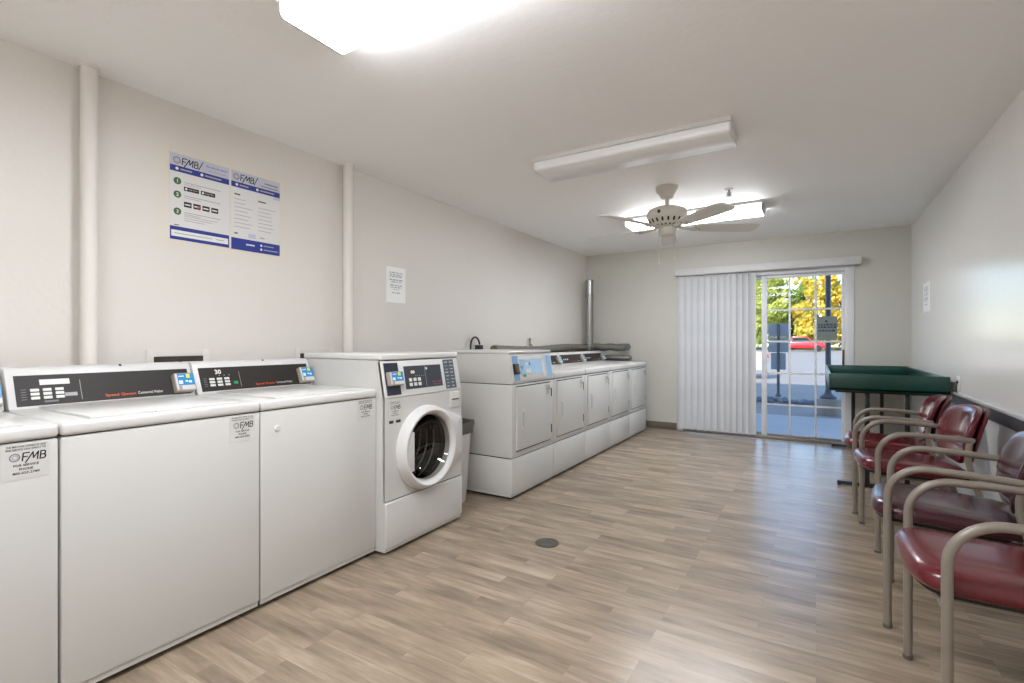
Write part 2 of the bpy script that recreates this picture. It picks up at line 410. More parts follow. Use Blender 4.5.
# ------------------------------------------------------------------ prints
def stroke(b, T, pts, w, m, h=.0012):
    for (x0, y0), (x1, y1) in zip(pts, pts[1:]):
        d = math.hypot(x1-x0, y1-y0); nx, ny = -(y1-y0)/d*w/2, (x1-x0)/d*w/2; ex, ey = (x1-x0)/d*w*.4, (y1-y0)/d*w*.4
        b.raw([(x0+nx-ex, y0+ny-ey, h), (x0-nx-ex, y0-ny-ey, h), (x1-nx+ex, y1-ny+ey, h), (x1+nx+ex, y1+ny+ey, h)], [(0, 1, 2, 3)], m, T); h += .00004
def fmb(b, T, u, v, h, m='ink', slash=False):
    w = h*2.35
    for st in ([(0, 0), (0, 1), (.62, 1)], [(0, .5), (.44, .5)], [(.36, -.28), (1.0, 1), (1.12, .22), (1.56, 1), (1.56, 0)],
               [(1.84, 0), (1.84, 1), (2.2, 1), (2.32, .86), (2.32, .64), (2.2, .53), (1.84, .53)], [(2.2, .53), (2.38, .4), (2.38, .14), (2.24, 0), (1.84, 0)]):
        stroke(b, T, [(u-w/2+(x+.1*y)*h*.97, v-h/2+y*h) for x, y in st], h*.15, m)
    b.disc(T, u-w/2-h*.75, v, h*.55, 'ink_soft', n=18, r2=h*.42); b.disc(T, u-w/2-h*.72, v, h*.34, 'ink_pale', n=18, r2=h*.22)
    if slash: stroke(b, T, [(u+w/2+h*.05, v-h*.7), (u+w/2+h*.75, v+h*.75)], h*.13, m)
def service_sticker(b, T, w=.11, h=.112):
    b.raw([(-w/2, -h/2, 0), (w/2, -h/2, 0), (w/2, h/2, 0), (-w/2, h/2, 0)], [(0, 1, 2, 3)], 'sticker', T @ Matrix.Translation((0, 0, .0005)))
    k = h/.112
    b.text(T, 0, .046*k, 'THIS MACHINE OWNED BY AND', .0058*k, 'ink', width=.092*k, bold=.012)
    b.text(T, 0, .037*k, 'FOR SERVICE CALL DIRECT TO', .0058*k, 'ink', width=.092*k, bold=.012)
    fmb(b, T, .018*k, .013*k, .023*k)
    b.text(T, 0, -.012*k, 'FOR SERVICE', .0072*k, 'ink', width=.058*k, bold=.02)
    b.text(T, 0, -.024*k, 'PHONE', .0072*k, 'ink', width=.032*k, bold=.02)
    b.text(T, 0, -.036*k, '800-223-2780', .0072*k, 'ink', width=.062*k, bold=.02)

def card_reader(parent, T, w, h, d=.03):
    b = MB(); b.box(-w/2, w/2, -h/2, h/2, -.004, d, 'case', .004, T=T); o = b.build('card_reader', parent)
    b = MB(); T2 = T @ Matrix.Translation((0, 0, d))
    b.rect(T2, -w*.46, -h*.18, w*.47, h*.45, 'cardblue'); b.rect(T2, -w*.2, -h*.42, w*.47, -h*.2, 'sticker')
    b.rect(T2, -w*.46, -h*.42, -w*.36, h*.45, 'sticker', .0009)
    b.rect(T2, w*.08, h*.2, w*.28, h*.42, 'yellow', .0012); b.rect(T2, -w*.32, -h*.12, -w*.12, h*.08, 'white_print', .0012)
    b.rect(T2, w*.02, -h*.02, w*.14, h*.08, 'white_print', .0012); b.rect(T2, w*.18, -h*.06, w*.34, h*.06, 'white_print', .0012)
    b.rect(T2, -w*.3, h*.28, -w*.02, h*.34, 'white_print', .0012)
    b.build('faceplate', o, smooth=False)
    return o

# ------------------------------------------------------------------ top-load washers
def feet(parent, xs, ys, h=.03):
    for x in xs:
        for y in ys:
            b = MB(); b.lathe([(.022, 0), (.024, .004), (.02, .01), (.009, .012), (.009, h+.01)], 'rubber', 14, Matrix.Translation((x, y, 0))); b.build('leveling_foot', parent)

def top_loader(label, y, style):
    t = thing('washing_machine', label, 'washing machine', (-2.435, y, 0), 'white top-load washing machines along the left wall')
    W = .3365
    b = MB(); b.box(-.35, .352, -W, W, .045, .872, 'enamel2', .007); b.box(-.345, .343, -W+.004, W-.004, .022, .05, 'enamel2')
    b.box(-.34, .335, -W+.01, W-.01, .868, .876, 'gap'); b.build('cabinet', t)
    b = MB(); b.box(-.35, .357, -W-.001, W+.001, .876, .92, 'enamel', .013, 3); b.build('top_panel', t)
    b = MB(); b.box(-.16, .335, -.255, .255, .918, .929, 'enamel', .004); b.box(.325, .345, -.06, .06, .918, .9265, 'enamel', .003); b.build('lid', t)
    feet(t, (-.29, .29), (-.28, .28))
    # console
    prof = [(-.180, .919), (-.240, 1.066), (-.252, 1.078), (-.352, 1.080), (-.362, .919)]
    T = Matrix(((1, 0, 0, 0), (0, 0, 1, 0), (0, 1, 0, 0), (0, 0, 0, 1)))   # local xy -> world xz, z -> y
    b = MB(); b.prism(prof, -W+.002, W-.002, 'plastic', T, .006)
    b.disc(fr((-.248, .045, 1.0745), (0, 1, 0), (-.7, 0, .7)), 0, 0, .006, 'rubber', .004, 12)
    con = b.build('console', t)
    s = Vector((-.06, 0, .147)).normalized(); F = fr((-.180, 0, .919), (0, 1, 0), s)
    u0, u1, v0, v1 = -.310, .316, .012, .139; uw = u1-u0; vh = v1-v0
    b = MB(); b.box(u0, u1, v0, v1, -.002, .002, 'black', .001, 1, T=F); P = F @ Matrix.Translation((0, 0, .002))
    X = lambda a: u0+uw*a
    Y = lambda a: v0+vh*a
    b.rect(P, X(.32), Y(.1), X(.323), Y(.78), 'ink_pale')
    if style == 1: b.rect(P, X(.118), Y(.66), X(.268), Y(.84), 'white_print')
    else:
        b.text(P, X(.15), Y(.80), '30', vh*.2, 'white_print', bold=.03); b.rect(P, X(.2625), Y(.24), X(.30), Y(.36), 'green_led')
        for k in range(3): b.rect(P, X(.15+.04*k), Y(.63), X(.16+.04*k), Y(.66), 'ink_pale')
    for k in range(5): b.rect(P, X(.025), Y(.2+.08*k), X(.05), Y(.22+.08*k), 'ink_soft')
    if style == 1: b.rect(P, X(.235), Y(.24), X(.30), Y(.36), 'ink_pale'); b.rect(P, X(.13), Y(.08), X(.20), Y(.14), 'ink_soft')
    b.text(P, X(.54), Y(.15), 'Speed Queen', vh*.12, 'orange', width=uw*.18, bold=.012)
    b.text(P, X(.725), Y(.17), 'Commercial Washer', vh*.1, 'white_print', width=uw*.16)
    cp = b.build('control_panel', t, smooth=False)
    for r in range(3):
        for c in range(3):
            q = MB(); cu = X(.09+.0605*c); cv = Y(.24+.13*r); q.box(cu-.0135, cu+.0135, cv-.006, cv+.006, .002, .005, 'btn', .0015, 1, T=F); q.build('button', cp)
    card_reader(t, F @ Matrix.Translation((.283, .062, .002)), .088, .092)
    b = MB(); service_sticker(b, fr((.3525, .259, .815))); b.build('service_sticker', t, smooth=False)
    if style == 2:
        b = MB(); b.lathe([(.0, .006), (.011, .006), (.014, .003), (.0145, 0)], 'plastic', 20, fr((.352, -.258, .79))); b.build('lock_cap', t)
    return t
top_loader('white top-load washer cut off by the left photo edge, mostly out of frame', .270, 1)
top_loader('white top-load washer with blank white display strip, below the wall posters', .949, 1)
top_loader('white top-load washer with green indicator light, right beside the front loader', 1.6265, 2)

# ------------------------------------------------------------------ front-load washer
def front_loader():
    t = thing('front_load_washer', 'white front-load washer with round glass door, beside the top-load washers', 'washing machine', (-2.37, 2.309, 0))
    W = .343; H = 1.114
    # cabinet: sides, back, sloped nose (open at the front where the door panel sits)
    b = MB()
    prof = [(-.35, .02), (.348, .02), (.348, .868), (.312, 1.07), (.30, 1.078), (-.35, 1.078)]
    n = len(prof)
    for y in (-W, W): b.raw([(x, y, z) for x, z in prof], [tuple(range(n)) if y < 0 else tuple(range(n))[::-1]], 'enamel2')
    b.raw([(-.35, -W, .02), (-.35, W, .02), (-.35, W, 1.078), (-.35, -W, 1.078)], [(0, 3, 2, 1)], 'enamel2')
    b.raw([(-.35, -W, .02), (-.35, W, .02), (.348, W, .02), (.348, -W, .02)], [(0, 1, 2, 3)], 'enamel2')
    b.build('cabinet', t)
    b = MB(); b.box(-.352, .322, -W-.001, W+.001, 1.078, H, 'enamel', .009, 3); b.build('top_panel', t)
    feet(t, (-.29, .29), (-.28, .28), .025)
    b = MB(); b.box(.34, .362, -W, W, .04, .293, 'enamel2', .008, 3); b.box(.33, .352, -W+.004, W-.004, .02, .045, 'enamel2', .002); b.build('kick_panel', t)
    # front panel with round hole
    cy, cz, R = -.014, .551, .196
    NS = 64; vs = []; fs = []
    for k in range(NS):
        a = 2*PI*k/NS; ca, sa = math.cos(a), math.sin(a); vs.append((.352, cy+R*ca, cz+R*sa))
    y0, y1, z0, z1 = -W, W, .299, .866
    for k in range(NS):
        a = 2*PI*k/NS; ca, sa = math.cos(a), math.sin(a)
        tt = min(((y1-cy) if ca > 0 else (y0-cy))/ca if abs(ca) > 1e-6 else 1e9, ((z1-cz) if sa > 0 else (z0-cz))/sa if abs(sa) > 1e-6 else 1e9)
        vs.append((.352, cy+tt*ca, cz+tt*sa))
    for cor in ((y1, z1), (y0, z1), (y0, z0), (y1, z0)):
        a = math.atan2(cor[1]-cz, cor[0]-cy) % (2*PI); k = round(a/(2*PI)*NS) % NS; vs[NS+k] = (.352, cor[0], cor[1])
    for k in range(NS): fs.append((k, NS+k, NS+(k+1) % NS, (k+1) % NS))
    off = len(vs); vs += [(x-.012, y, z) for x, y, z in vs[NS:2*NS]]
    for k in range(NS): fs.append((NS+k, off+k, off+(k+1) % NS, NS+(k+1) % NS))
    b = MB(); b.raw(vs, fs, 'enamel2'); b.build('front_panel', t)
    # control fascia: sloped face
    s = Vector((.312-.352, 0, 1.074-.868)).normalized(); F = fr((.352, 0, .869), (0, 1, 0), s)
    b = MB(); b.box(-W, W, 0, .208, -.02, .002, 'plastic', .004, T=F); fas = b.build('control_fascia', t)
    P = F @ Matrix.Translation((0, 0, .0022))
    b = MB(); b.box(-.325, -.215, .012, .196, 0, .002, 'navy', .001, 1, T=P); b.build('reader_strip', t)
    card_reader(t, P @ Matrix.Translation((-.262, .103, .002)), .108, .078, .028)
    b = MB(); b.box(-.172, .16, .036, .172, 0, .002, 'slate', .001, 1, T=P); Q = P @ Matrix.Translation((0, 0, .002))
    b.text(Q, -.102, .135, '88', .018, 'amber', width=.034, bold=.03)
    b.rect(Q, .006, .04, .009, .168, 'ink_pale'); b.disc(Q, .022, .152, .008, 'white_print', n=12)
    for k in range(5): b.rect(Q, -.085+.018*k, .11, -.077+.018*k, .113, 'ink_pale')
    b.text(Q, .105, .066, 'Speed Queen', .011, 'red_print', width=.088, bold=.02); b.text(Q, .105, .051, 'Commercial Washer', .006, 'ink_pale', width=.07)
    cp = b.build('control_panel', t, smooth=False)
    for r in range(2):
        for c in range(3):
            q = MB(); u = -.128+.038*c; w_ = .062+.028*r; q.box(u-.013, u+.013, w_-.010, w_+.010, .002, .0045, 'btn', .0015, 1, T=P); q.build('button', cp)
    b = MB(); b.box(.19, .295, .012, .2, 0, .0015, 'label_grey', T=P); Q = P @ Matrix.Translation((0, 0, .0015))
    rnd = random.Random(3)
    for r in range(8):
        for c in range(2):
            u = .2+.05*c; w_ = .024+.022*r; b.rect(Q, u, w_, u+.02+.018*rnd.random(), w_+.004+.006*rnd.random(), 'ink_pale')
    b.build('instruction_label', t, smooth=False)
    # door: hull of the ring and a hinge wing to the right
    def outer(a):
        ca, sa = math.cos(a), math.sin(a); r = .249; best = r
        y, z = r*ca, r*sa
        if ca > 0:
            # wing edge at y=.342, from z .13 above to -.13 below the centre
            zt, zb = .135, -.115; ye = .342
            if zb <= ye*sa/ca <= zt: return ye/ca
            for (qy, qz) in ((ye, zt), (ye, zb)):
                # tangent line from corner to circle
                d = math.hypot(qy, qz); th = math.atan2(qz, qy); be = math.acos(r/d)
                tp = th+be if qz > 0 else th-be
                ty, tz = r*math.cos(tp), r*math.sin(tp)
                lo, hi = sorted((th, tp))
                if lo <= (a if a < PI else a-2*PI) <= hi:
                    # ray / segment intersection
                    dy, dz = qy-ty, qz-tz; den = ca*dz-sa*dy
                    if abs(den) > 1e-9: return (ty*dz-tz*dy)/den
        return best
    NN = 96
    loops = [(1., .3525, 'o'), (1., .372, 'o'), (.975, .380, 'o'), (.246, .385, 'r'), (.236, .405, 'r'), (.222, .414, 'r'), (.208, .408, 'r'), (.199, .39, 'r'), (.191, .352, 'r')]
    vs = []; fs = []
    for (q, x, kind) in loops:
        for k in range(NN):
            a = 2*PI*k/NN; r = outer(a)*q if kind == 'o' else min(q, outer(a)*.97)
            vs.append((x, cy+r*math.cos(a), cz+r*math.sin(a)))
    for i in range(len(loops)-1):
        for k in range(NN): fs.append((i*NN+k, i*NN+(k+1) % NN, (i+1)*NN+(k+1) % NN, (i+1)*NN+k))
    b = MB(); b.raw(vs, fs, 'plastic'); d = b.build('door', t, angle=50)
    # handle: flat segment covering the left of the window
    poly = []
    for k in range(13):
        a = PI-.56+1.12*k/12; poly.append((.212*math.cos(a), .212*math.sin(a)))
    poly += [(-.148, poly[-1][1]), (-.148, poly[0][1])]
    b = MB(); b.prism(poly, .386, .404, 'plastic', fr((0, cy, cz)), .004); b.build('door_handle', d)
    # window bowl
    TX = fr((.352, cy, cz))
    b = MB(); b.lathe([(.192, .036), (.190, .03), (.160, -.02), (.11, -.055), (.05, -.07), (0, -.072)], 'doorglass', 40, TX, False); b.build('door_glass', d)
    b = MB(); b.lathe([(.196, .001), (.20, -.02), (.205, -.04), (.212, -.05)], 'rubber', 40, TX, False); b.build('gasket', t)
    b = MB(); b.lathe([(.212, -.05), (.225, -.07), (.23, -.09), (.23, -.40), (.2, -.43), (0, -.43)], 'drum', 48, TX, False)
    for k in range(3):
        a = .5+2*PI*k/3; R2 = TX @ Matrix.Rotation(a, 4, 'Z'); b.prism([(.23, -.05), (.16, -.012), (.16, .012), (.23, .05)], -.40, -.08, 'drum', R2, .006)
    for k in range(5):
        b.lathe([(.2285, -.12-.06*k), (.222, -.125-.06*k), (.2285, -.13-.06*k)], 'steel', 40, TX, False)
    b.build('drum', t)
    b = MB(); b.box(.35, .358, .222, .318, .752, .858, 'plastic', .006, 3); b.box(.356, .3615, .24, .305, .805, .812, 'gap', .001, 1); b.box(.356, .364, .235, .31, .812, .822, 'plastic', .002); b.build('soap_drawer', t)
    b = MB(); T = fr((.3525, -.268, .802)); service_sticker(b, T, .09, .1)
    T = fr((.3525, -.268, .733)); b.rect(T, -.045, -.008, -.012, .008, 'ink'); b.rect(T, .008, -.008, .045, .008, 'ink'); b.build('service_sticker', t, smooth=False)
front_loader()

# ------------------------------------------------------------------ dryers
def dryer_base(t, top):
    W = .3395
    b = MB(); b.box(-.35, .35, -W, W, .313, top, 'enamel2', .006); b.box(-.34, .335, -W+.006, W-.006, .298, .318, 'gap'); b.box(-.345, .338, -W+.005, W-.005, .022, .05, 'enamel2'); b.build('cabinet', t)
    b = MB(); b.box(-.35, .351, -W, W, .045, .306, 'enamel2', .006); b.build('lower_panel', t)
    feet(t, (-.29, .29), (-.28, .28), .028)
    for z in (.352, .838):
        b = MB(); b.box(.348, .3535, -.282, .272, z, z+.008, 'gap', .002, 1); b.build('door_gap_shade', t)  # dark strips standing in for the shadow gaps above and below the door
    b = MB(); b.box(.349, .362, -.284, .274, .361, .837, 'enamel2', .005, 3); d = b.build('door', t)
    b = MB(); b.box(.361, .366, -.222, -.18, .515, .665, 'enamel2', .0025); b.box(.3655, .368, -.206, -.194, .53, .65, 'ink_pale', .001, 1)
    b.box(.362, .372, -.215, -.187, .52, .535, 'enamel2', .002); b.box(.362, .372, -.215, -.187, .645, .66, 'enamel2', .002); b.build('door_handle', d)
    for z in (.45, .755):
        b = MB(); b.box(.35, .3575, .288, .3, z-.035, z+.035, 'slate', .002, 1); b.build('hinge', t)
    b = MB(); service_sticker(b, fr((.3625, .215, .78)), .07, .09); b.build('service_sticker', d, smooth=False)

def dryer_front_control():
    t = thing('dryer', 'tall white dryer with blue control panel, nearest of the dryer row', 'dryer', (-2.27, 3.482, 0))
    dryer_base(t, .858); W = .3395
    T = Matrix(((1, 0, 0, 0), (0, 0, 1, 0), (0, 1, 0, 0), (0, 0, 0, 1)))
    b = MB(); b.prism([(-.35, .863), (.351, .863), (.353, .88), (.318, 1.088), (-.35, 1.088)], -W, W, 'enamel2', T, .005); b.box(-.34, .335, -W+.006, W-.006, .855, .866, 'gap'); b.build('control_housing', t)
    b = MB(); b.box(-.352, .326, -W-.001, W+.001, 1.088, 1.112, 'enamel', .009, 3); b.build('top_panel', t)
    s = Vector((-.035, 0, .208)).normalized(); F = fr((.353, 0, .88), (0, 1, 0), s)
    b = MB(); b.box(-.325, .322, .002, .2, -.002, .004, 'plastic', .003, T=F); P = F @ Matrix.Translation((0, 0, .004))
    b.rect(P, -.31, .006, -.225, .196, 'panelblue'); b.rect(P, .225, .012, .315, .19, 'panelblue')
    b.rect(P, -.2, .05, .16, .165, 'panelblue2'); b.rect(P, -.21, .17, .2, .19, 'white_print')
    b.rect(P, .165, .02, .2, .19, 'white_print')
    for u, w_, a, c, m in ((-.19, .095, .03, .02, 'cardblue'), (-.13, .12, .05, .018, 'white_print'), (-.06, .115, .02, .03, 'slate'), (-.03, .14, .02, .016, 'white_print'), (-.12, .06, .07, .03, 'white_print'), (-.18, .03, .03, .02, 'green_led'), (-.15, .028, .02, .02, 'bronze')):
        b.rect(P, u, w_, u+a, w_+c, m, .0011)
    b.build('control_panel', t)
    b = MB(); b.box(-.31, -.235, .055, .135, .003, .02, 'rubber', .006, T=F); b.box(-.3, -.245, .065, .128, .019, .023, 'bronze', .003, T=F); b.build('card_reader', t)
dryer_front_control()

def dryer_rear_console():
    t = thing('dryer', '', 'dryer', (0, 0, 0)); W = .3395
    dryer_base(t, .858)
    b = MB(); b.box(-.35, .354, -W, W, .862, .92, 'enamel', .012, 3); b.box(-.34, .335, -W+.006, W-.006, .855, .866, 'gap'); b.build('top_panel', t)
    T = Matrix(((1, 0, 0, 0), (0, 0, 1, 0), (0, 1, 0, 0), (0, 0, 0, 1)))
    b = MB(); b.prism([(-.225, .919), (-.285, 1.04), (-.295, 1.052), (-.345, 1.055), (-.35, .919)], -W+.002, W-.002, 'plastic', T, .006); b.build('console', t)
    s = Vector((-.06, 0, .121)).normalized(); F = fr((-.225, 0, .919), (0, 1, 0), s)
    b = MB(); b.box(-.31, .31, .008, .118, -.002, .002, 'black', .001, 1, T=F); P = F @ Matrix.Translation((0, 0, .002))
    b.text(P, .02, .03, 'Speed Queen', .014, 'red_print', width=.16, bold=.02); b.rect(P, .12, .026, .2, .032, 'ink_pale')
    for k in range(3): b.rect(P, -.26+.05*k, .05, -.23+.05*k, .065, 'btn')
    b.build('control_panel', t, smooth=False)
    card_reader(t, F @ Matrix.Translation((.285, .05, .002)), .085, .08)
    return t
dl = ['low white dryer directly behind the tall one with blue controls',
      'low white dryer in the middle of the dryer row, third from either end',
      'white dryer second from the back end of the dryer row',
      'white dryer at the far end of the row, nearest the vertical blind']
d0 = dryer_rear_console()
for i, l in enumerate(dl):
    o = d0 if i == 0 else copy_tree(d0)
    o.location = (-2.27, 4.1645+.683*i, 0); tag(o, l, 'dryer', 'low white dryers with rear consoles')

# ------------------------------------------------------------------ trash bin between washer and dryer
t = thing('trash_bin', 'white waste bin with dark grey bag between front loader and tall dryer', 'bin', (-2.335, 2.885, 0))
def ring(w, d, z, n=28):
    out = []
    for k in range(n):
        a = 2*PI*k/n; ca, sa = math.cos(a), math.sin(a); e = .35
        out.append((w*math.copysign(abs(ca)**e, ca), d*math.copysign(abs(sa)**e, sa), z))
    return out
def loft(b, rings, m, close=(True, True)):
    n = len(rings[0]); vs = [p for r in rings for p in r]; fs = []
    for i in range(len(rings)-1):
        for k in range(n): fs.append((i*n+k, i*n+(k+1) % n, (i+1)*n+(k+1) % n, (i+1)*n+k))
    if close[0]: fs.append(tuple(range(n))[::-1])
    if close[1]: fs.append(tuple((len(rings)-1)*n+k for k in range(n)))
    b.raw(vs, fs, m)
b = MB(); loft(b, [ring(.115, .115, 0), ring(.118, .118, .01), ring(.15, .15, .555), ring(.145, .145, .555), ring(.112, .112, .02)], 'plastic'); b.build('bin_body', t)
b = MB(); rnd = random.Random(5)
rr = [ring(.152, .152, .50), ring(.160, .160, .515), ring(.168, .168, .575), ring(.166, .166, .595), ring(.146, .146, .56), ring(.13, .13, .38)]
rr = [[(x*(1+.03*rnd.uniform(-1, 1)), y*(1+.03*rnd.uniform(-1, 1)), z+.008*rnd.uniform(-1, 1)) for x, y, z in r] for r in rr]
loft(b, rr, 'bag', (False, True)); b.build('bag', t)

# ------------------------------------------------------------------ wall things, left
for y, l in ((.930, 'thick white painted vertical pipe on the left wall, left of the posters'), (2.405, 'white painted vertical pipe on the left wall, above the front-load washer')):
    b = MB(); r = .0325 if y < 1 else .036
    b.tube([(0, 0, 0), (0, 0, 2.44)], r, 'pipe_paint', 24); b.lathe([(r+.006, 2.425), (r+.006, 2.44)], 'pipe_paint', 24)
    o = b.build('wall_pipe', None, (XL+.06, y, 0)); tag(o, l, 'pipe', 'painted vertical pipes on the left wall')

def outlet_box(y, l, w=.31):
    t = thing('laundry_box', l, 'wall box', (XL, y, .99))
    b = MB(); h = .15
    for q in ((-w/2, -w/2+.035, -h, h), (w/2-.035, w/2, -h, h), (-w/2+.035, w/2-.035, h-.035, h), (-w/2+.035, w/2-.035, -h, -h+.035)):
        b.box(0.0005, .004, q[0], q[1], q[2], q[3], 'wall_l', .0015)
    b.build('frame', t)
    b = MB(); b.box(.0002, .002, -w/2+.03, w/2-.03, -h+.03, h-.03, 'dark_void'); b.build('recess_shade', t)  # flat dark plate, the shade inside the box put into its colour
outlet_box(1.335, 'recessed wall box with dark slot, behind the washer under the posters')
outlet_box(2.175, 'recessed wall box mostly hidden behind the front-load washer', .30)

def poster1():
    o_ = MB(); w, h = .308, .457; T = fr((.0022, 0, 0)); b = o_
    b.box(0.0002, .002, -w/2, w/2, -h/2, h/2, 'paper')
    b.rect(T, -w/2, h/2-.062, w/2, h/2, 'lilac'); b.rect(T, -w/2, h/2-.096, w/2, h/2-.064, 'blue_ink')
    fmb(b, T, -.055, h/2-.036, .034, 'ink', True)
    b.text(T, .085, h/2-.026, 'Pay with your phone', .014, 'blue_ink', width=.115, bold=.01, shear=.2); b.text(T, .09, h/2-.048, 'Fast, easy and secure', .011, 'ink_soft', width=.095)
    for u in (-.12, .005):
        b.disc(T, u, h/2-.08, .008, 'white_print', .001); b.rect(T, u+.016, h/2-.084, u+.075+(.03 if u > 0 else 0), h/2-.076, 'ink_pale', .001)
    for k, z in enumerate((.083, .012, -.078)):
        b.disc(T, -.118, z, .019, 'poster_green'); b.text(T, -.118, z, str(k+1), .018, 'white_print', bold=.02, h=.0014)
        b.rect(T, -.085, z-.002, .105, z+.002, 'ink_pale'); b.rect(T, -.085, z-.012, .0, z-.009, 'ink_pale')
    for u, s_ in ((-.048, 'App Store'), (.038, 'Google Play')):
        b.rect(T, u-.038, .039, u+.038, .061, 'ink'); b.text(T, u+.007, .05, s_, .009, 'white_print', width=.045, h=.0014); b.disc(T, u-.027, .05, .006, 'white_print', .0014)
    for k in range(4):
        u = -.067+.047*k; b.rect(T, u-.019, -.048, u+.019, -.02, 'ink'); b.rect(T, u-.015, -.038, u+.013, -.031, 'white_print', .0014)
        if k == 1: b.disc(T, u+.006, -.039, .007, 'card_red', .0018)
    for k, (a, c) in enumerate(((-.085, .09), (-.085, .06), (-.085, .02))): b.rect(T, a, -.098-.012*k, c, -.095-.012*k, 'ink_pale')
    b.rect(T, -w/2, -h/2, w/2, -h/2+.07, 'blue_ink'); b.rect(T, -w/2+.006, -h/2+.017, w/2-.006, -h/2+.05, 'white_print', .001); b.rect(T, -w/2+.02, -h/2+.032, .06, -h/2+.036, 'ink_pale', .0014)
    b.rect(T, .08, -h/2+.032, .125, -h/2+.036, 'ink_pale', .0014)
    b.rect(T, -w/2+.02, -h/2+.076, -w/2+.045, -h/2+.08, 'ink')
    o = b.build('wall_poster', None, (XL, 1.443, 1.952), smooth=False); tag(o, 'paper wall poster with three green numbered circles', 'poster', 'pair of blue and white posters')
def poster2():
    b = MB(); w, h = .305, .46; T = fr((.0022, 0, 0))
    b.box(0.0002, .002, -w/2, w/2, -h/2, h/2, 'paper')
    b.rect(T, -w/2, h/2-.062, w/2, h/2, 'lilac'); b.rect(T, -w/2, h/2-.096, w/2, h/2-.064, 'blue_ink')
    fmb(b, T, -.058, h/2-.034, .034, 'ink', True)
    b.rect(T, .05, h/2-.034, .14, h/2-.027, 'ink_soft'); b.rect(T, .03, h/2-.054, .14, h/2-.048, 'ink_soft')
    b.rect(T, .11, h/2-.115, w/2, h/2-.098, 'lilac')
    for u in (-.12, .005):
        b.disc(T, u, h/2-.08, .008, 'white_print', .001); b.rect(T, u+.016, h/2-.084, u+.07+(.04 if u > 0 else 0), h/2-.076, 'ink_pale', .001)
    b.rect(T, -.135, .09, -.10, .097, 'ink'); b.rect(T, .01, .078, .06, .085, 'ink')
    rnd = random.Random(2)
    for k in range(8):
        z = .066-.023*k; b.rect(T, -.135, z-.002, -.02-.05*rnd.random(), z+.0015, 'ink_pale')
        if k > 0: b.rect(T, .01, z-.002, .125-.04*rnd.random(), z+.0015, 'ink_pale')
    b.rect(T, -.135, -.138, -.115, -.131, 'ink'); b.rect(T, -.05, -.15, -.005, -.125, 'lilac'); b.rect(T, .02, -.142, .05, -.134, 'ink_pale')
    b.rect(T, -w/2, -h/2, w/2, -h/2+.068, 'blue_ink')
    b.rect(T, -.065, -h/2+.034, -.012, -h/2+.042, 'white_print', .001)
    for z in (.022, .046): b.disc(T, .03, -h/2+z, .007, 'white_print', .001); b.rect(T, .045, -h/2+z-.003, .11+(z < .03)*.03, -h/2+z+.003, 'ink_pale', .001)
    o = b.build('wall_poster', None, (XL, 1.762, 1.951), smooth=False); tag(o, 'paper wall poster with two columns of small print and solid blue footer', 'poster', 'pair of blue and white posters')
poster1(); poster2()

def notice(x, y, z, w, h, face, l, seed):
    b = MB(); T = fr((0, 0, 0), (0, face, 0)); rnd = random.Random(seed)
    b.box(-w/2, w/2, -h/2, h/2, -.001, .0015, 'notice', T=T); T = T @ Matrix.Translation((0, 0, .0015))
    zz = h/2-.05
    for ln in ((.7, .012), (.62, .012), (.66, .014), None, (.68, .016), (.5, .012), None, (.62, .014), (.58, .012), (.3, .01), None, (.42, .012)):
        if ln is None: zz -= .012; continue
        u = -w*ln[0]/2
        while u < w*ln[0]/2:
            q = .012+.03*rnd.random(); b.rect(T, u, zz, min(u+q, w*ln[0]/2), zz+ln[1]*.7, 'ink_pale'); u += q+.008
        zz -= .0155
    o = b.build('paper_notice', None, (x, y, z), smooth=False); tag(o, l, 'notice')
notice(XL, 2.935, 1.638, .215, .285, 1, 'white printed paper notice taped to the left wall, right of the vertical pipe', 1)
notice(XR, 5.98, 1.597, .32, .275, -1, 'white printed paper notice on the right wall near the back corner', 2)

# cord, pipe stub and ducts behind the dryers
t = thing('power_cord', 'black power cord looping up to a plug above the tall dryer', 'cord', (XL, 4.0, 1.1))
b = MB(); pts = []
for k in range(15):
    a = PI-PI*k/14*.95; pts.append((.045, -.035+.075*math.cos(a), .04+.085*math.sin(a)))
b.tube([(.045, -.11, -.12)]+pts, .009, 'plug', 10); b.build('cord', t)
b = MB(); b.box(.01, .06, .005, .085, -.02, .048, 'plug', .008); b.build('plug', t)
b = MB(); b.box(.0005, .008, -.02, .11, -.08, .06, 'plastic', .003); b.build('wall_plate', t)
b = MB(); b.tube([(.03, 0, -.25), (.03, 0, .105)], .009, 'flex', 10); b.lathe([(.012, .09), (.013, .12), (.0, .122)], 'flex', 10, Matrix.Translation((.03, 0, 0)))
b.tube([(.03, 0, .06), (.03, .05, .04), (.03, .075, .0), (.03, .09, -.1)], .006, 'flex', 8); b.tube([(-.02, 0, 0), (.03, 0, 0)], .006, 'flex', 8)
o = b.build('pipe_stub', None, (XL, 5.085, 1.10)); tag(o, 'thin upright grey pipe stub on the left wall above the dryers', 'pipe')
t = thing('exhaust_duct', 'shiny metal exhaust duct rising in the far left corner', 'duct', (-2.755, 6.62, 1.1))
b = MB(); b.tube([(0, 0, .02), (0, 0, .95)], .055, 'galv', 24); b.lathe([(.055, .70), (.06, .71), (.06, .74), (.055, .75)], 'galv', 24)
b.lathe([(.0, .962), (.05, .96), (.058, .95), (.058, .92)], 'galv', 24); b.build('riser', t)
b = MB(); b.lathe([(.062, -.07), (.066, -.05), (.066, .03), (.06, .05)], 'foil', 24); b.tube([(-.07, 0, -.01), (.07, 0, -.01)], .06, 'foil', 20); b.build('tee', t)
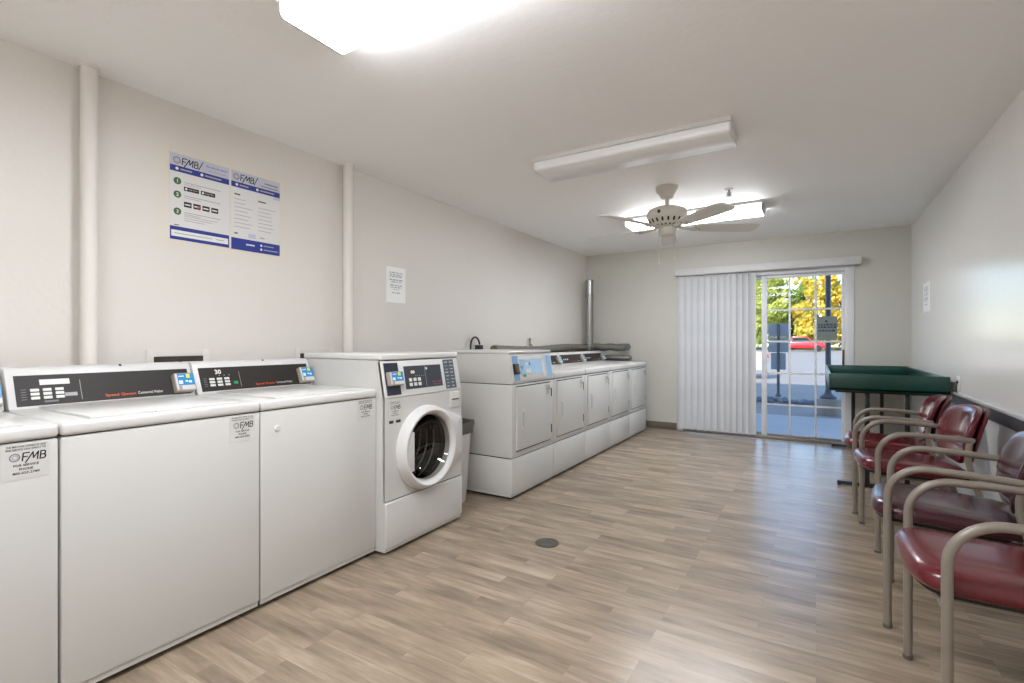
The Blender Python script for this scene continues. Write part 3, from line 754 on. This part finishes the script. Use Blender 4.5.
b = MB(); n = 13; b.tube([(.06+.42*k/n, 0, .004+.006*math.sin(k)) for k in range(n+1)]+[(.505, 0, .006), (.52, .03, .008), (.525, .1, .01)], [.048+.003*(k % 2) for k in range(n+1)]+[.050, .050, .048], 'foil', 18); b.build('side_branch', t)
b = MB(); pts = []; rad = []
for k in range(41):
    q = k/40; pts.append((-.045-.02*math.sin(q*9), -.05-2.33*q, -.01+.012*math.sin(q*7)-.0*q)); rad.append(.047+.004*(k % 2))
b.tube(pts, rad, 'flex', 16); b.build('long_branch', t)
b = MB(); b.tube([(0, .0, 0), (.24, .0, .0), (.275, .02, 0), (.285, .1, 0)], .04, 'foil', 18); b.lathe([(.043, -.0), (.044, .03), (.043, .03)], 'foil', 18, fr((.0, 0, 0), (0, 1, 0)))
b.tube([(0, 0, 0), (-.06, 0, 0), (-.08, 0, -.05), (-.08, 0, -.4)], .04, 'foil', 16)
o = b.build('vent_pipe', None, (-2.5, 6.66, .955)); tag(o, 'short grey vent pipe lying low behind the last dryer', 'pipe')

# ------------------------------------------------------------------ wall outlet, right wall
t = thing('wall_outlet', 'wall outlet plate with small dark plug on the right wall by the green table', 'outlet', (XR, 4.74, .86))
b = MB(); b.box(-.006, -.0005, -.045, .045, -.04, .075, 'plastic', .002); b.build('plate', t)
b = MB(); b.box(-.016, -.005, -.012, .012, .022, .04, 'plug', .003); b.tube([(-.012, 0, .025), (-.014, -.003, -.02), (-.012, -.006, -.05)], .003, 'plug', 8); b.build('plug', t)

# ------------------------------------------------------------------ ceiling lights
def ceiling_light(y, on, label):
    t = thing('ceiling_light', label, 'ceiling light', (-1.035, y, ZC), 'fluorescent ceiling lights')
    L2 = .628; hw = .145; pw = .162
    prof = [(-hw, -.026), (-hw, -.064), (-hw+.004, -.074), (-hw+.014, -.081), (hw-.014, -.081), (hw-.004, -.074), (hw, -.064), (hw, -.026)]
    T = Matrix(((0, 0, 1, 0), (1, 0, 0, 0), (0, 1, 0, 0), (0, 0, 0, 1)))
    b = MB(); b.prism([(-pw, 0), (-pw, -.026), (pw, -.026), (pw, 0)], -L2-.004, L2+.004, 'lamp_house', T, .002, 1); b.build('housing', t)
    b = MB(); b.prism(prof, -L2+.01, L2-.01, 'lamp_on' if on else 'lamp_off', T)
    if on:   # the lens throws most of its light downward; its upright sides are dimmer
        k = b.mi('lamp_side'); b.bm.normal_update()
        for f in b.bm.faces:
            if abs(f.normal.z) < .75: f.material_index = k
    b.build('diffuser', t)
    for sx in (-1, 1):
        b = MB(); x0 = sx*L2; pr2 = [(p[0]*1.015, p[1]*1.015) for p in prof]; b.prism(pr2, min(x0, x0-sx*.01), max(x0, x0-sx*.01), 'lamp_house', T); b.build('end_cap', t)
ceiling_light(1.245, True, 'lit fluorescent ceiling light nearest the camera, cut by the top edge')
ceiling_light(3.15, False, 'unlit fluorescent ceiling light, in front of the ceiling fan')
ceiling_light(5.07, True, 'lit fluorescent ceiling light behind the ceiling fan blades')
ceiling_light(-.66, True, 'added fluorescent ceiling light, unseen behind the camera, brightening the room')  # added unseen fixture, continues the row to raise the room brightness

# sprinkler
b = MB(); b.lathe([(.0, -.008), (.03, -.008), (.036, 0)], 'plastic', 24); b.tube([(0, 0, -.005), (0, 0, -.05)], .009, 'steel', 10); b.tube([(-.014, 0, -.025), (-.014, 0, -.045), (0, 0, -.055)], .003, 'steel', 6); b.tube([(.014, 0, -.025), (.014, 0, -.045), (0, 0, -.055)], .003, 'steel', 6)
b.lathe([(.02, -.056), (.022, -.058), (0, -.06)], 'steel', 16)
o = b.build('fire_sprinkler', None, (-.612, 4.432, ZC)); tag(o, 'small metal fire sprinkler head on the ceiling right of the fan', 'sprinkler')

# ------------------------------------------------------------------ ceiling fan
t = thing('ceiling_fan', 'cream five-blade ceiling fan with pull chains', 'ceiling fan', (-1.034, 4.111, ZC))
b = MB(); b.lathe([(.088, 0), (.09, -.012), (.086, -.035), (.062, -.065), (.05, -.09), (.03, -.10), (.0, -.1)], 'fan', 36); b.build('canopy', t)
b = MB(); b.tube([(0, 0, -.09), (0, 0, -.18)], .016, 'fan', 14); b.build('downrod', t)
b = MB(); b.lathe([(.0, -.138), (.05, -.14), (.10, -.15), (.145, -.168), (.16, -.19), (.162, -.225), (.15, -.25), (.135, -.272), (.12, -.29), (.07, -.305), (.06, -.31), (.0, -.31)], 'fan', 48)
for k in range(20):
    a = 2*PI*k/20; T = Matrix.Rotation(a, 4, 'Z') @ fr((.1405, 0, -.263), (0, 1, 0), (.45, 0, .75)); b.prism([(-.007, -.016), (.007, -.016), (.007, .016), (-.007, .016)], -.002, .0025, 'gap', T)
    T = Matrix.Rotation(a+.15, 4, 'Z') @ fr((.1, 0, -.2965), (0, 1, 0), (.95, 0, .27)); b.prism([(-.006, -.01), (.006, -.01), (.006, .01), (-.006, .01)], -.002, .0025, 'gap', T)
b.disc(fr((.1, -.127, -.2)) @ Matrix.Identity(4), 0, 0, .001, 'fan')
b.disc(Matrix.Rotation(math.radians(-98), 4, 'Z') @ fr((.1625, 0, -.208)), 0, 0, .014, 'gap', .001)
b.build('motor_housing', t).location = (0, 0, -.022)
b = MB(); b.lathe([(.062, -.305), (.07, -.32), (.07, -.352), (.058, -.372), (.03, -.382), (0, -.384)], 'fan', 36); b.build('switch_housing', t).location = (0, 0, -.022)
def fan_blade():
    b = MB(); n = 12; up = []; prof = []
    for k in range(n+1):
        q = k/n; x = .20+.52*q; w = .052+.022*math.sin(min(1, q*1.25)*PI/2)
        if q > .9: w *= math.sqrt(max(.0, 1-((q-.9)/.11)**2))*.5+.5
        prof.append((x, w))
    poly = [(x, -w) for x, w in prof]+[(x, w) for x, w in prof[::-1]]
    b.prism(poly, -.004, .004, 'fanblade', Matrix.Translation((0, 0, -.302)) @ Matrix.Rotation(math.radians(-12), 4, 'X'), .0015, 1)
    bl = b.build('blade', t); bl.location = (0, 0, -.032)
    b = MB(); b.tube([(.09, 0, -.298), (.14, 0, -.305), (.19, 0, -.311), (.24, 0, -.312)], [.012, .011, .012, .014], 'fan', 8)
    T = Matrix.Translation((0, 0, -.308)) @ Matrix.Rotation(math.radians(-12), 4, 'X')
    b.prism([(.19, -.02), (.215, -.042), (.25, -.03), (.275, 0), (.25, .03), (.215, .042), (.19, .02)], -.004, .003, 'fan', T, .001, 1)
    for u, w in ((.225, -.025), (.225, .025), (.26, 0)): b.lathe([(.007, -.006), (.006, -.008), (0, -.009)], 'steel', 8, T @ Matrix.Translation((u, w, 0)))
    b.build('blade_iron', bl); return bl
bl = fan_blade()
for k in range(5):
    o = bl if k == 0 else copy_tree(bl); o.rotation_euler = (0, 0, math.radians(-42+72*k))
for x, y, l in ((-.055, -.04, .24), (.05, .045, .2)):
    b = MB(); b.tube([(x, y, -.35), (x, y, -.35-l)], .0022, 'fan', 6); b.lathe([(0, -.35-l+.01), (.005, -.35-l), (.006, -.375-l), (0, -.385-l)], 'fan', 10, Matrix.Translation((x, y, 0))); b.build('pull_chain', t).location = (0, 0, -.022)

# ------------------------------------------------------------------ floor drain
t = thing('floor_drain', 'round metal floor drain set in the planks', 'drain', (-1.348, 2.6, 0))
b = MB(); b.lathe([(.07, 0.0002), (.07, .003), (.062, .004), (.055, .002)], 'bronze', 36); b.build('rim', t)
b = MB(); b.lathe([(.0, .0015), (.056, .0015)], 'gap', 32)
for k in range(-4, 5):
    u = .0115*k; w = math.sqrt(max(0, .055**2-u*u)); b.box(u-.0024, u+.0024, -w, w, .0012, .0028, 'steel')
b.build('grate', t)

# ------------------------------------------------------------------ armchairs
def cushion(b, plan, layers, m, dome=.0, T=None):
    # plan: list of (x,y); layers: list of (inset factor, z)
    n = len(plan); cx = sum(p[0] for p in plan)/n; cy = sum(p[1] for p in plan)/n; vs = []; fs = []
    for k, z in layers: vs += [(cx+(x-cx)*k, cy+(y-cy)*k, z) for x, y in plan]
    L = len(layers)
    for i in range(L-1):
        for j in range(n): fs.append((i*n+j, i*n+(j+1) % n, (i+1)*n+(j+1) % n, (i+1)*n+j))
    vs.append((cx, cy, layers[0][1])); a = len(vs)-1; vs.append((cx, cy, layers[-1][1]+dome)); c = len(vs)-1
    for j in range(n): fs.append((a, (j+1) % n, j)); fs.append((c, (L-1)*n+j, (L-1)*n+(j+1) % n))
    b.raw(vs, fs, m, T)

def make_chair():
    t = thing('armchair', '', 'chair', (0, 0, 0)); W = .247; r = .0145; ox = -.30    # local x = world x - .30 (front legs at 0)
    for s in (-1, 1):
        b = MB(); R = .13; pts = [(0, s*W, .012), (0, s*W, .3), (0, s*W, .672-R)]
        for k in range(1, 11):
            a = PI-PI/2*k/10; pts.append((R+R*math.cos(a), s*W, .672-R+R*math.sin(a)))
        pts += [(.25, s*W, .67), (.40, s*W, .662), (.412, s*W, .659)]
        b.tube(pts, r, 'taupe', 14); b.build('arm_frame', t)
        b = MB(); b.tube([(.395, s*W, .655), (.388, s*W, .60), (.388, s*W, .55), (.394, s*W, .52), (.408, s*W, .47), (.535, s*W, .012)], r, 'taupe', 14); b.build('rear_leg', t)
        for x in (0, .535):
            b = MB(); b.lathe([(.016, 0), (.017, .006), (.016, .014)], 'rubber' if x else 'steel', 14, Matrix.Translation((x, s*W, 0))); b.build('foot_glide', t)
    b = MB(); b.tube([(0, -W, .415), (0, W, .415)], .011, 'taupe', 10); b.tube([(.428, -W, .40), (.428, W, .40)], .011, 'taupe', 10)
    for s in (-.15, .15): b.tube([(0, s, .418), (.428, s, .403)], .011, 'taupe', 10)
    b.build('seat_rails', t)
    # seat, rounded front
    plan = []
    for k in range(25):
        a = PI/2+PI*k/24; ca, sa = math.cos(a), math.sin(a); e = .62
        plan.append((.04+.125*math.copysign(abs(ca)**e, ca), .232*math.copysign(abs(sa)**e, sa)))
    plan = plan[::1]
    for y, x in ((-.228, .15), (-.222, .30), (-.21, .385), (-.18, .41), (0, .418), (.18, .41), (.21, .385), (.222, .30), (.228, .15)): plan.append((x, y))
    TL = Matrix.Rotation(math.radians(2.2), 4, 'Y')
    b = MB(); cushion(b, plan, [(.93, .446), (.97, .449), (.993, .457), (1.0, .470), (.985, .486), (.95, .497), (.88, .505), (.7, .511), (.4, .513)], 'vinyl', .0, TL); b.build('seat', t, angle=80)
    b = MB(); cushion(b, plan, [(.80, .430), (.86, .430), (.86, .447), (.80, .447)], 'rubber', 0, TL); b.build('seat_pan', t)
    # backrest
    def back(m, off, th, grow, name, groove):
        b = MB(); n = 64; rings = 22; zc, hh = .665, .158*grow; vs = []; fs = []
        def pos(ry, rz, d):
            z = zc+rz*hh; w = (.236*grow)*(1-.14*max(0, -rz)**1.5)
            y = ry*w
            x = .375+.082*(z-.5)/.32-.055*(y/.236)**2
            if groove: x += .009*math.exp(-((z-.612)/.010)**2)
            return (x+off+d, y, z)
        def sq(a):
            ca, sa = math.cos(a), math.sin(a); e = .62; return math.copysign(abs(ca)**e, ca), math.copysign(abs(sa)**e, sa)
        prof = [(q/rings, 0) for q in range(1, rings)]
        full = [(f*.97, .012*max(0, (f-.7)/.3)**2.5) for f, _ in prof]+[(.985, .016), (1, .024), (1, th-.01), (.98, th-.003)]+[(f*.97, th) for f in (.9, .6, .3)]
        for f, d in full:
            for j in range(n): cy_, sz_ = sq(2*PI*j/n); vs.append(pos(cy_*f, sz_*f, d))
        for i in range(len(full)-1):
            for j in range(n): fs.append((i*n+j, (i+1)*n+j, (i+1)*n+(j+1) % n, i*n+(j+1) % n))
        fs.append(tuple(range(n))); fs.append(tuple((len(full)-1)*n+j for j in range(n))[::-1])
        b.raw(vs, fs, m); return b.build(name, t, angle=70)
    back('vinyl', 0, .046, 1.0, 'backrest', True); back('shell', .047, .03, .985, 'back_shell', False)
    return t
ch = make_chair()
specs = [(.307, 2.112, .055, 'vinyl', 'burgundy armchair nearest the camera, with taupe tube arms'),
         (.283, 2.815, -.121, 'vinyl_plum', 'plum dark armchair with sheen, second from the camera'),
         (.275, 3.695, .085, 'vinyl', 'burgundy armchair third from the camera, with a gap in front of it'),
         (.242, 4.39, -.06, 'vinyl', 'burgundy armchair farthest back, beside the green table')]
for i, (x, y, rz, m, l) in enumerate(specs):
    o = ch if i == 0 else copy_tree(ch); o.location = (x, y, 0); o.rotation_euler = (0, 0, rz); tag(o, l, 'chair', 'vinyl armchairs along the right wall')
    if m == 'vinyl_plum':
        for c in o.children:
            if c.name.startswith(('seat', 'backrest')) and len(c.data.materials) and c.data.materials[0] == M['vinyl']:
                c.data = c.data.copy(); c.data.materials[0] = M['vinyl_plum']

# ------------------------------------------------------------------ green laundry table
t = thing('folding_table', 'dark green tray-topped laundry folding table on black legs by the glass door', 'table', (.467, 5.79, 0))
b = MB(); X0, X1, Y0, Y1 = -.377, .377, -.99, .97
b.box(X0, X1, Y0, Y1, .79, .812, 'tgreen', .005)
b.box(X0, X1, Y0, Y0+.022, .786, .923, 'tgreen', .006, 3); b.box(X0, X1, Y1-.022, Y1, .79, .917, 'tgreen', .006, 3)
b.box(X0, X0+.02, Y0+.02, Y1-.02, .79, .915, 'tgreen', .006, 3); b.box(X1-.02, X1, Y0+.02, Y1-.02, .79, .915, 'tgreen', .006, 3); b.build('tray', t)
for y in (-.86, .90):
    for x in (-.115, .14):
        b = MB(); b.box(x-.017, x+.017, y-.017, y+.017, .03, .79, 'tblack', .004); b.build('leg', t)
    b = MB(); b.box(-.318, .345, y-.022, y+.022, .008, .036, 'tblack', .005); b.box(-.315, -.29, y-.018, y+.018, 0, .01, 'rubber'); b.box(.315, .34, y-.018, y+.018, 0, .01, 'rubber'); b.build('foot_bar', t)
    b = MB(); b.box(-.33, .33, y-.02, y+.02, .765, .79, 'tblack', .003); b.build('top_bar', t)

# ------------------------------------------------------------------ outside
b = MB(); b.box(-60, 45, YB+.15, 95, -.3, -.12, 'asphalt'); struct(b.build('pavement', smooth=False))
b = MB(); b.box(-9, 9, YB+.27, 9.8, -.125, -.09, 'walk', .01); struct(b.build('walkway', smooth=False))
b = MB(); b.box(-90, 60, 95, 130, -.3, .1, 'grass'); struct(b.build('lawn', smooth=False))
b = MB(); rnd = random.Random(11)
for k in range(160):
    x = rnd.uniform(-2.4, 1.6); y = 12.15+rnd.uniform(-.32, .32); s = rnd.uniform(.03, .08)
    q = bmesh.new(); bmesh.ops.create_icosphere(q, subdivisions=1, radius=s)
    for v_ in q.verts: v_.co += Vector((rnd.uniform(-1, 1), rnd.uniform(-1, 1), rnd.uniform(-1, 1)))*s*.25
    b.merge(q, 'rock', Matrix.Translation((x, y, -.12+s*.4)))
o = b.build('gravel_strip'); tag(o, 'strip of grey landscaping stones on the ground outside the door', 'stones'); o['kind'] = 'stuff'
t = thing('lamp_post', 'dark lamp post on a round concrete base outside the glass door', 'lamp post', (.185, 10.5, -.12))
b = MB(); b.lathe([(.2, 0), (.2, .26), (.185, .285), (0, .285)], 'concrete', 28); b.build('base', t)
b = MB(); b.lathe([(.13, .285), (.13, .32), (.06, .38), (.045, .46), (.042, 4.6), (.0, 4.6)], 'polem', 20); b.build('pole', t)
b = MB(); b.tube([(0, 0, 4.5), (0, .5, 4.65)], .03, 'polem', 10); b.box(-.12, .12, .4, .9, 4.6, 4.72, 'polem', .03); b.build('lamp_head', t)
def rounded(w, h, r, n=5):
    out = []
    for cx, cy, a0 in ((w/2-r, h/2-r, 0), (-w/2+r, h/2-r, PI/2), (-w/2+r, -h/2+r, PI), (w/2-r, -h/2+r, 1.5*PI)):
        for k in range(n+1): a = a0+PI/2*k/n; out.append((cx+r*math.cos(a), cy+r*math.sin(a)))
    return out
b = MB(); T = fr((0, 0, 0), (1, 0, 0), (0, 0, 1)); b.prism(rounded(.325, .42, .04), 0, .012, 'signolive', T, .002, 1); P = T @ Matrix.Translation((0, 0, .012))
b.disc(P, 0, .12, .018, 'ink', n=10)
rnd = random.Random(4)
for z in (.045, -.0, -.06):
    u = -.12
    while u < .12: q = .02+.03*rnd.random(); b.rect(P, u, z, u+q, z+.026+.01*rnd.random(), 'polem'); u += q+.012
o = b.build('pole_sign', None, (.155, 10.445, 1.42), smooth=False); tag(o, 'square olive grey sign with dark lettering mounted on the lamp post', 'sign')
t = thing('sign_post', 'thin dark post carrying grey sign backs, left of the lamp post', 'sign post', (-.76, 13.3, -.12))
b = MB(); b.tube([(0, 0, 0), (0, 0, 1.72)], .032, 'polem', 10); b.lathe([(.07, 0), (.06, .05), (.03, .09)], 'polem', 14); b.build('post', t)
for z0, z1, w in ((1.42, 1.73, .43), (1.05, 1.40, .43), (.64, 1.035, .31)):
    b = MB(); T = fr((0, .03, (z0+z1)/2), (1, 0, 0), (0, 0, 1)); b.prism(rounded(w, z1-z0, .02, 3), -.003, .003, 'signback', T); b.build('sign_panel', t)

def wheel(b, x, y, z, r, w, ax='y'):
    T = Matrix.Translation((x, y, z)) @ Matrix.Rotation(PI/2, 4, 'X')
    b.lathe([(0, -w/2), (r*.6, -w/2), (r*.92, -w/2), (r, -w/2+.03), (r, w/2-.03), (r*.92, w/2), (r*.6, w/2), (0, w/2)], 'tyre', 24, T)
    b.lathe([(0, -w/2-.01), (r*.55, -w/2-.01), (r*.6, -w/2+.02)], 'steel', 20, T)
def vehicle(name, label, cat, loc, side, cabin, paint, length, width, wheels, r, rz=0, tail=False):
    t = thing(name, label, cat, loc, None, rz); T = Matrix(((1, 0, 0, 0), (0, 0, 1, 0), (0, 1, 0, 0), (0, 0, 0, 1)))
    b = MB(); b.prism(side, -width/2, width/2, paint, T, .05, 2); b.build('body', t)
    b = MB(); b.prism(cabin, -width/2+.12, width/2-.12, paint, T, .04, 2); b.build('cabin', t)
    cx = sum(p[0] for p in cabin)/len(cabin); cz = sum(p[1] for p in cabin)/len(cabin)
    g = [(cx+(p[0]-cx)*.86, cz+(p[1]-cz)*.72) for p in cabin]
    b = MB(); b.prism(g, -width/2+.105, width/2-.105, 'carglass', T); b.build('side_windows', t)
    for wx in wheels:
        for s in (-1, 1):
            b = MB(); wheel(b, wx, s*(width/2-.1), r, r, .22) ; b.build('wheel', t)
    if tail:
        for s in (-1, 1):
            b = MB(); b.box(length/2-.08, length/2+.01, s*(width/2-.2)-.14, s*(width/2-.2)+.14, .68, .84, 'red_print', .02); b.build('tail_light', t)
    return t
# pickup far across the lot
vehicle('pickup_truck', 'red pickup truck parked across the lot, seen through the glass door', 'truck', (-1.6, 76, -.12),
        [(-2.8, .45), (2.8, .45), (2.85, .9), (2.6, 1.12), (1.4, 1.2), (-2.8, 1.2)], [(-1.3, 1.15), (1.45, 1.15), (.7, 1.9), (-1.15, 1.93)], 'carred', 5.6, 1.95, (-1.8, 1.85), .42)
vehicle('white_car', 'white car parked outside behind the edge of the vertical blind', 'car', (-3.75, 19.9, -.12),
        [(-2.25, .3), (2.2, .3), (2.25, .7), (2.1, .92), (1.2, .98), (-1.2, .95), (-2.2, .75)], [(-1.3, .92), (1.55, .94), (.95, 1.36), (-.5, 1.38)], 'carwhite', 4.5, 1.8, (-1.4, 1.35), .33, 0, True)

def tree(label, x, y, h, w, mi, seed):
    t = thing('tree', label, 'tree', (x, y, -.12), 'trees across the parking lot'); rnd = random.Random(seed)
    b = MB(); b.tube([(0, 0, 0), (.1, 0, h*.3), (-.1, .1, h*.55), (0, 0, h*.8)], [.28, .22, .15, .06], 'bark', 10)
    for k in range(5):
        a = rnd.uniform(0, 2*PI); b.tube([(0, 0, h*(.3+.08*k)), (w*.25*math.cos(a), w*.25*math.sin(a), h*(.45+.08*k)), (w*.36*math.cos(a), w*.36*math.sin(a), h*(.55+.08*k))], [.1, .07, .03], 'bark', 6)
    b.build('trunk', t)
    b = MB(); vs = []; fs = []
    blobs = [(rnd.uniform(-.36, .36)*w, rnd.uniform(-.36, .36)*w, h*(.12+.76*rnd.random()**1.15), w*(.09+.11*rnd.random())) for _ in range(58)]
    for bx, by, bz, br in blobs:
        for _ in range(105):
            d = Vector((rnd.gauss(0, 1), rnd.gauss(0, 1), rnd.gauss(0, 1))).normalized()*br*(rnd.random()**.4)
            p = Vector((bx, by, bz))+d; s = rnd.uniform(.18, .40)
            a = Vector((rnd.gauss(0, 1), rnd.gauss(0, 1), rnd.gauss(0, 1))).normalized(); c = a.orthogonal().normalized(); e = a.cross(c)
            k = len(vs); vs += [p-c*s, p-e*s*.6, p+c*s, p+e*s*.6]; fs.append((k, k+1, k+2, k+3))
    b.raw(vs, fs, PLANT[mi]); b.build('foliage', t, smooth=False)
tree('lime green tree behind the thin sign post', -6.6, 84, 12.5, 7, 1, 22)
tree('bright yellow tree between the red truck and the lamp post', .1, 84, 12, 6.6, 0, 24)
tree('golden tree at the right edge of the glass, behind the lamp post', 6.9, 84, 12.5, 7, 3, 25)
tree('green tree farther back, rising behind the red pickup truck', -3.2, 94, 12.5, 6.8, 2, 23)
tree('pale gold tree farther back, right of the lamp post', 3.9, 94, 12, 6.8, 3, 26)
tree('lime green tree farther back, left of the sign post', -10.2, 94, 13.5, 6.8, 1, 21)
tree('green low tree far left beyond the white car', -13.6, 84, 12, 6.6, 2, 27)

# ------------------------------------------------------------------ light, camera, view
w = bpy.data.worlds.new('World'); bpy.context.scene.world = w; w.use_nodes = True
nt = w.node_tree; bg = nt.nodes['Background']; sk = nt.nodes.new('ShaderNodeTexSky'); sk.sky_type = 'NISHITA'; sk.sun_disc = False
sk.sun_elevation = math.radians(36); sk.sun_rotation = math.radians(200); sk.altitude = 300; sk.dust_density = .4; sk.ozone_density = 3
nt.links.new(sk.outputs[0], bg.inputs[0]); bg.inputs[1].default_value = .5
sl = bpy.data.lights.new('sun', 'SUN'); sl.energy = 6.5; sl.angle = .009; sl.color = (1, .95, .87)
so = bpy.data.objects.new('sun', sl); C.objects.link(so); so.location = (0, -20, 20)
so.rotation_euler = Vector((.25, .80, -.56)).to_track_quat('-Z', 'Y').to_euler()
cam = bpy.data.cameras.new('camera'); co = bpy.data.objects.new('camera', cam); C.objects.link(co)
cam.sensor_width = 36; cam.lens = 497.5/1024*36; cam.clip_end = 500; cam.clip_start = .02
co.location = (0, 0, 1.183); co.rotation_euler = (PI/2, 0, math.atan(304/497.5))
sc = bpy.context.scene; sc.camera = co
vs_ = sc.view_settings; vs_.view_transform = 'Standard'; vs_.look = 'None'; vs_.gamma = 1; vs_.use_curve_mapping = False; vs_.exposure = 0
sc.cycles.max_bounces = 10; sc.cycles.diffuse_bounces = 6; sc.cycles.transparent_max_bounces = 16; sc.cycles.use_denoising = True
sc.cycles.sample_clamp_indirect = 6
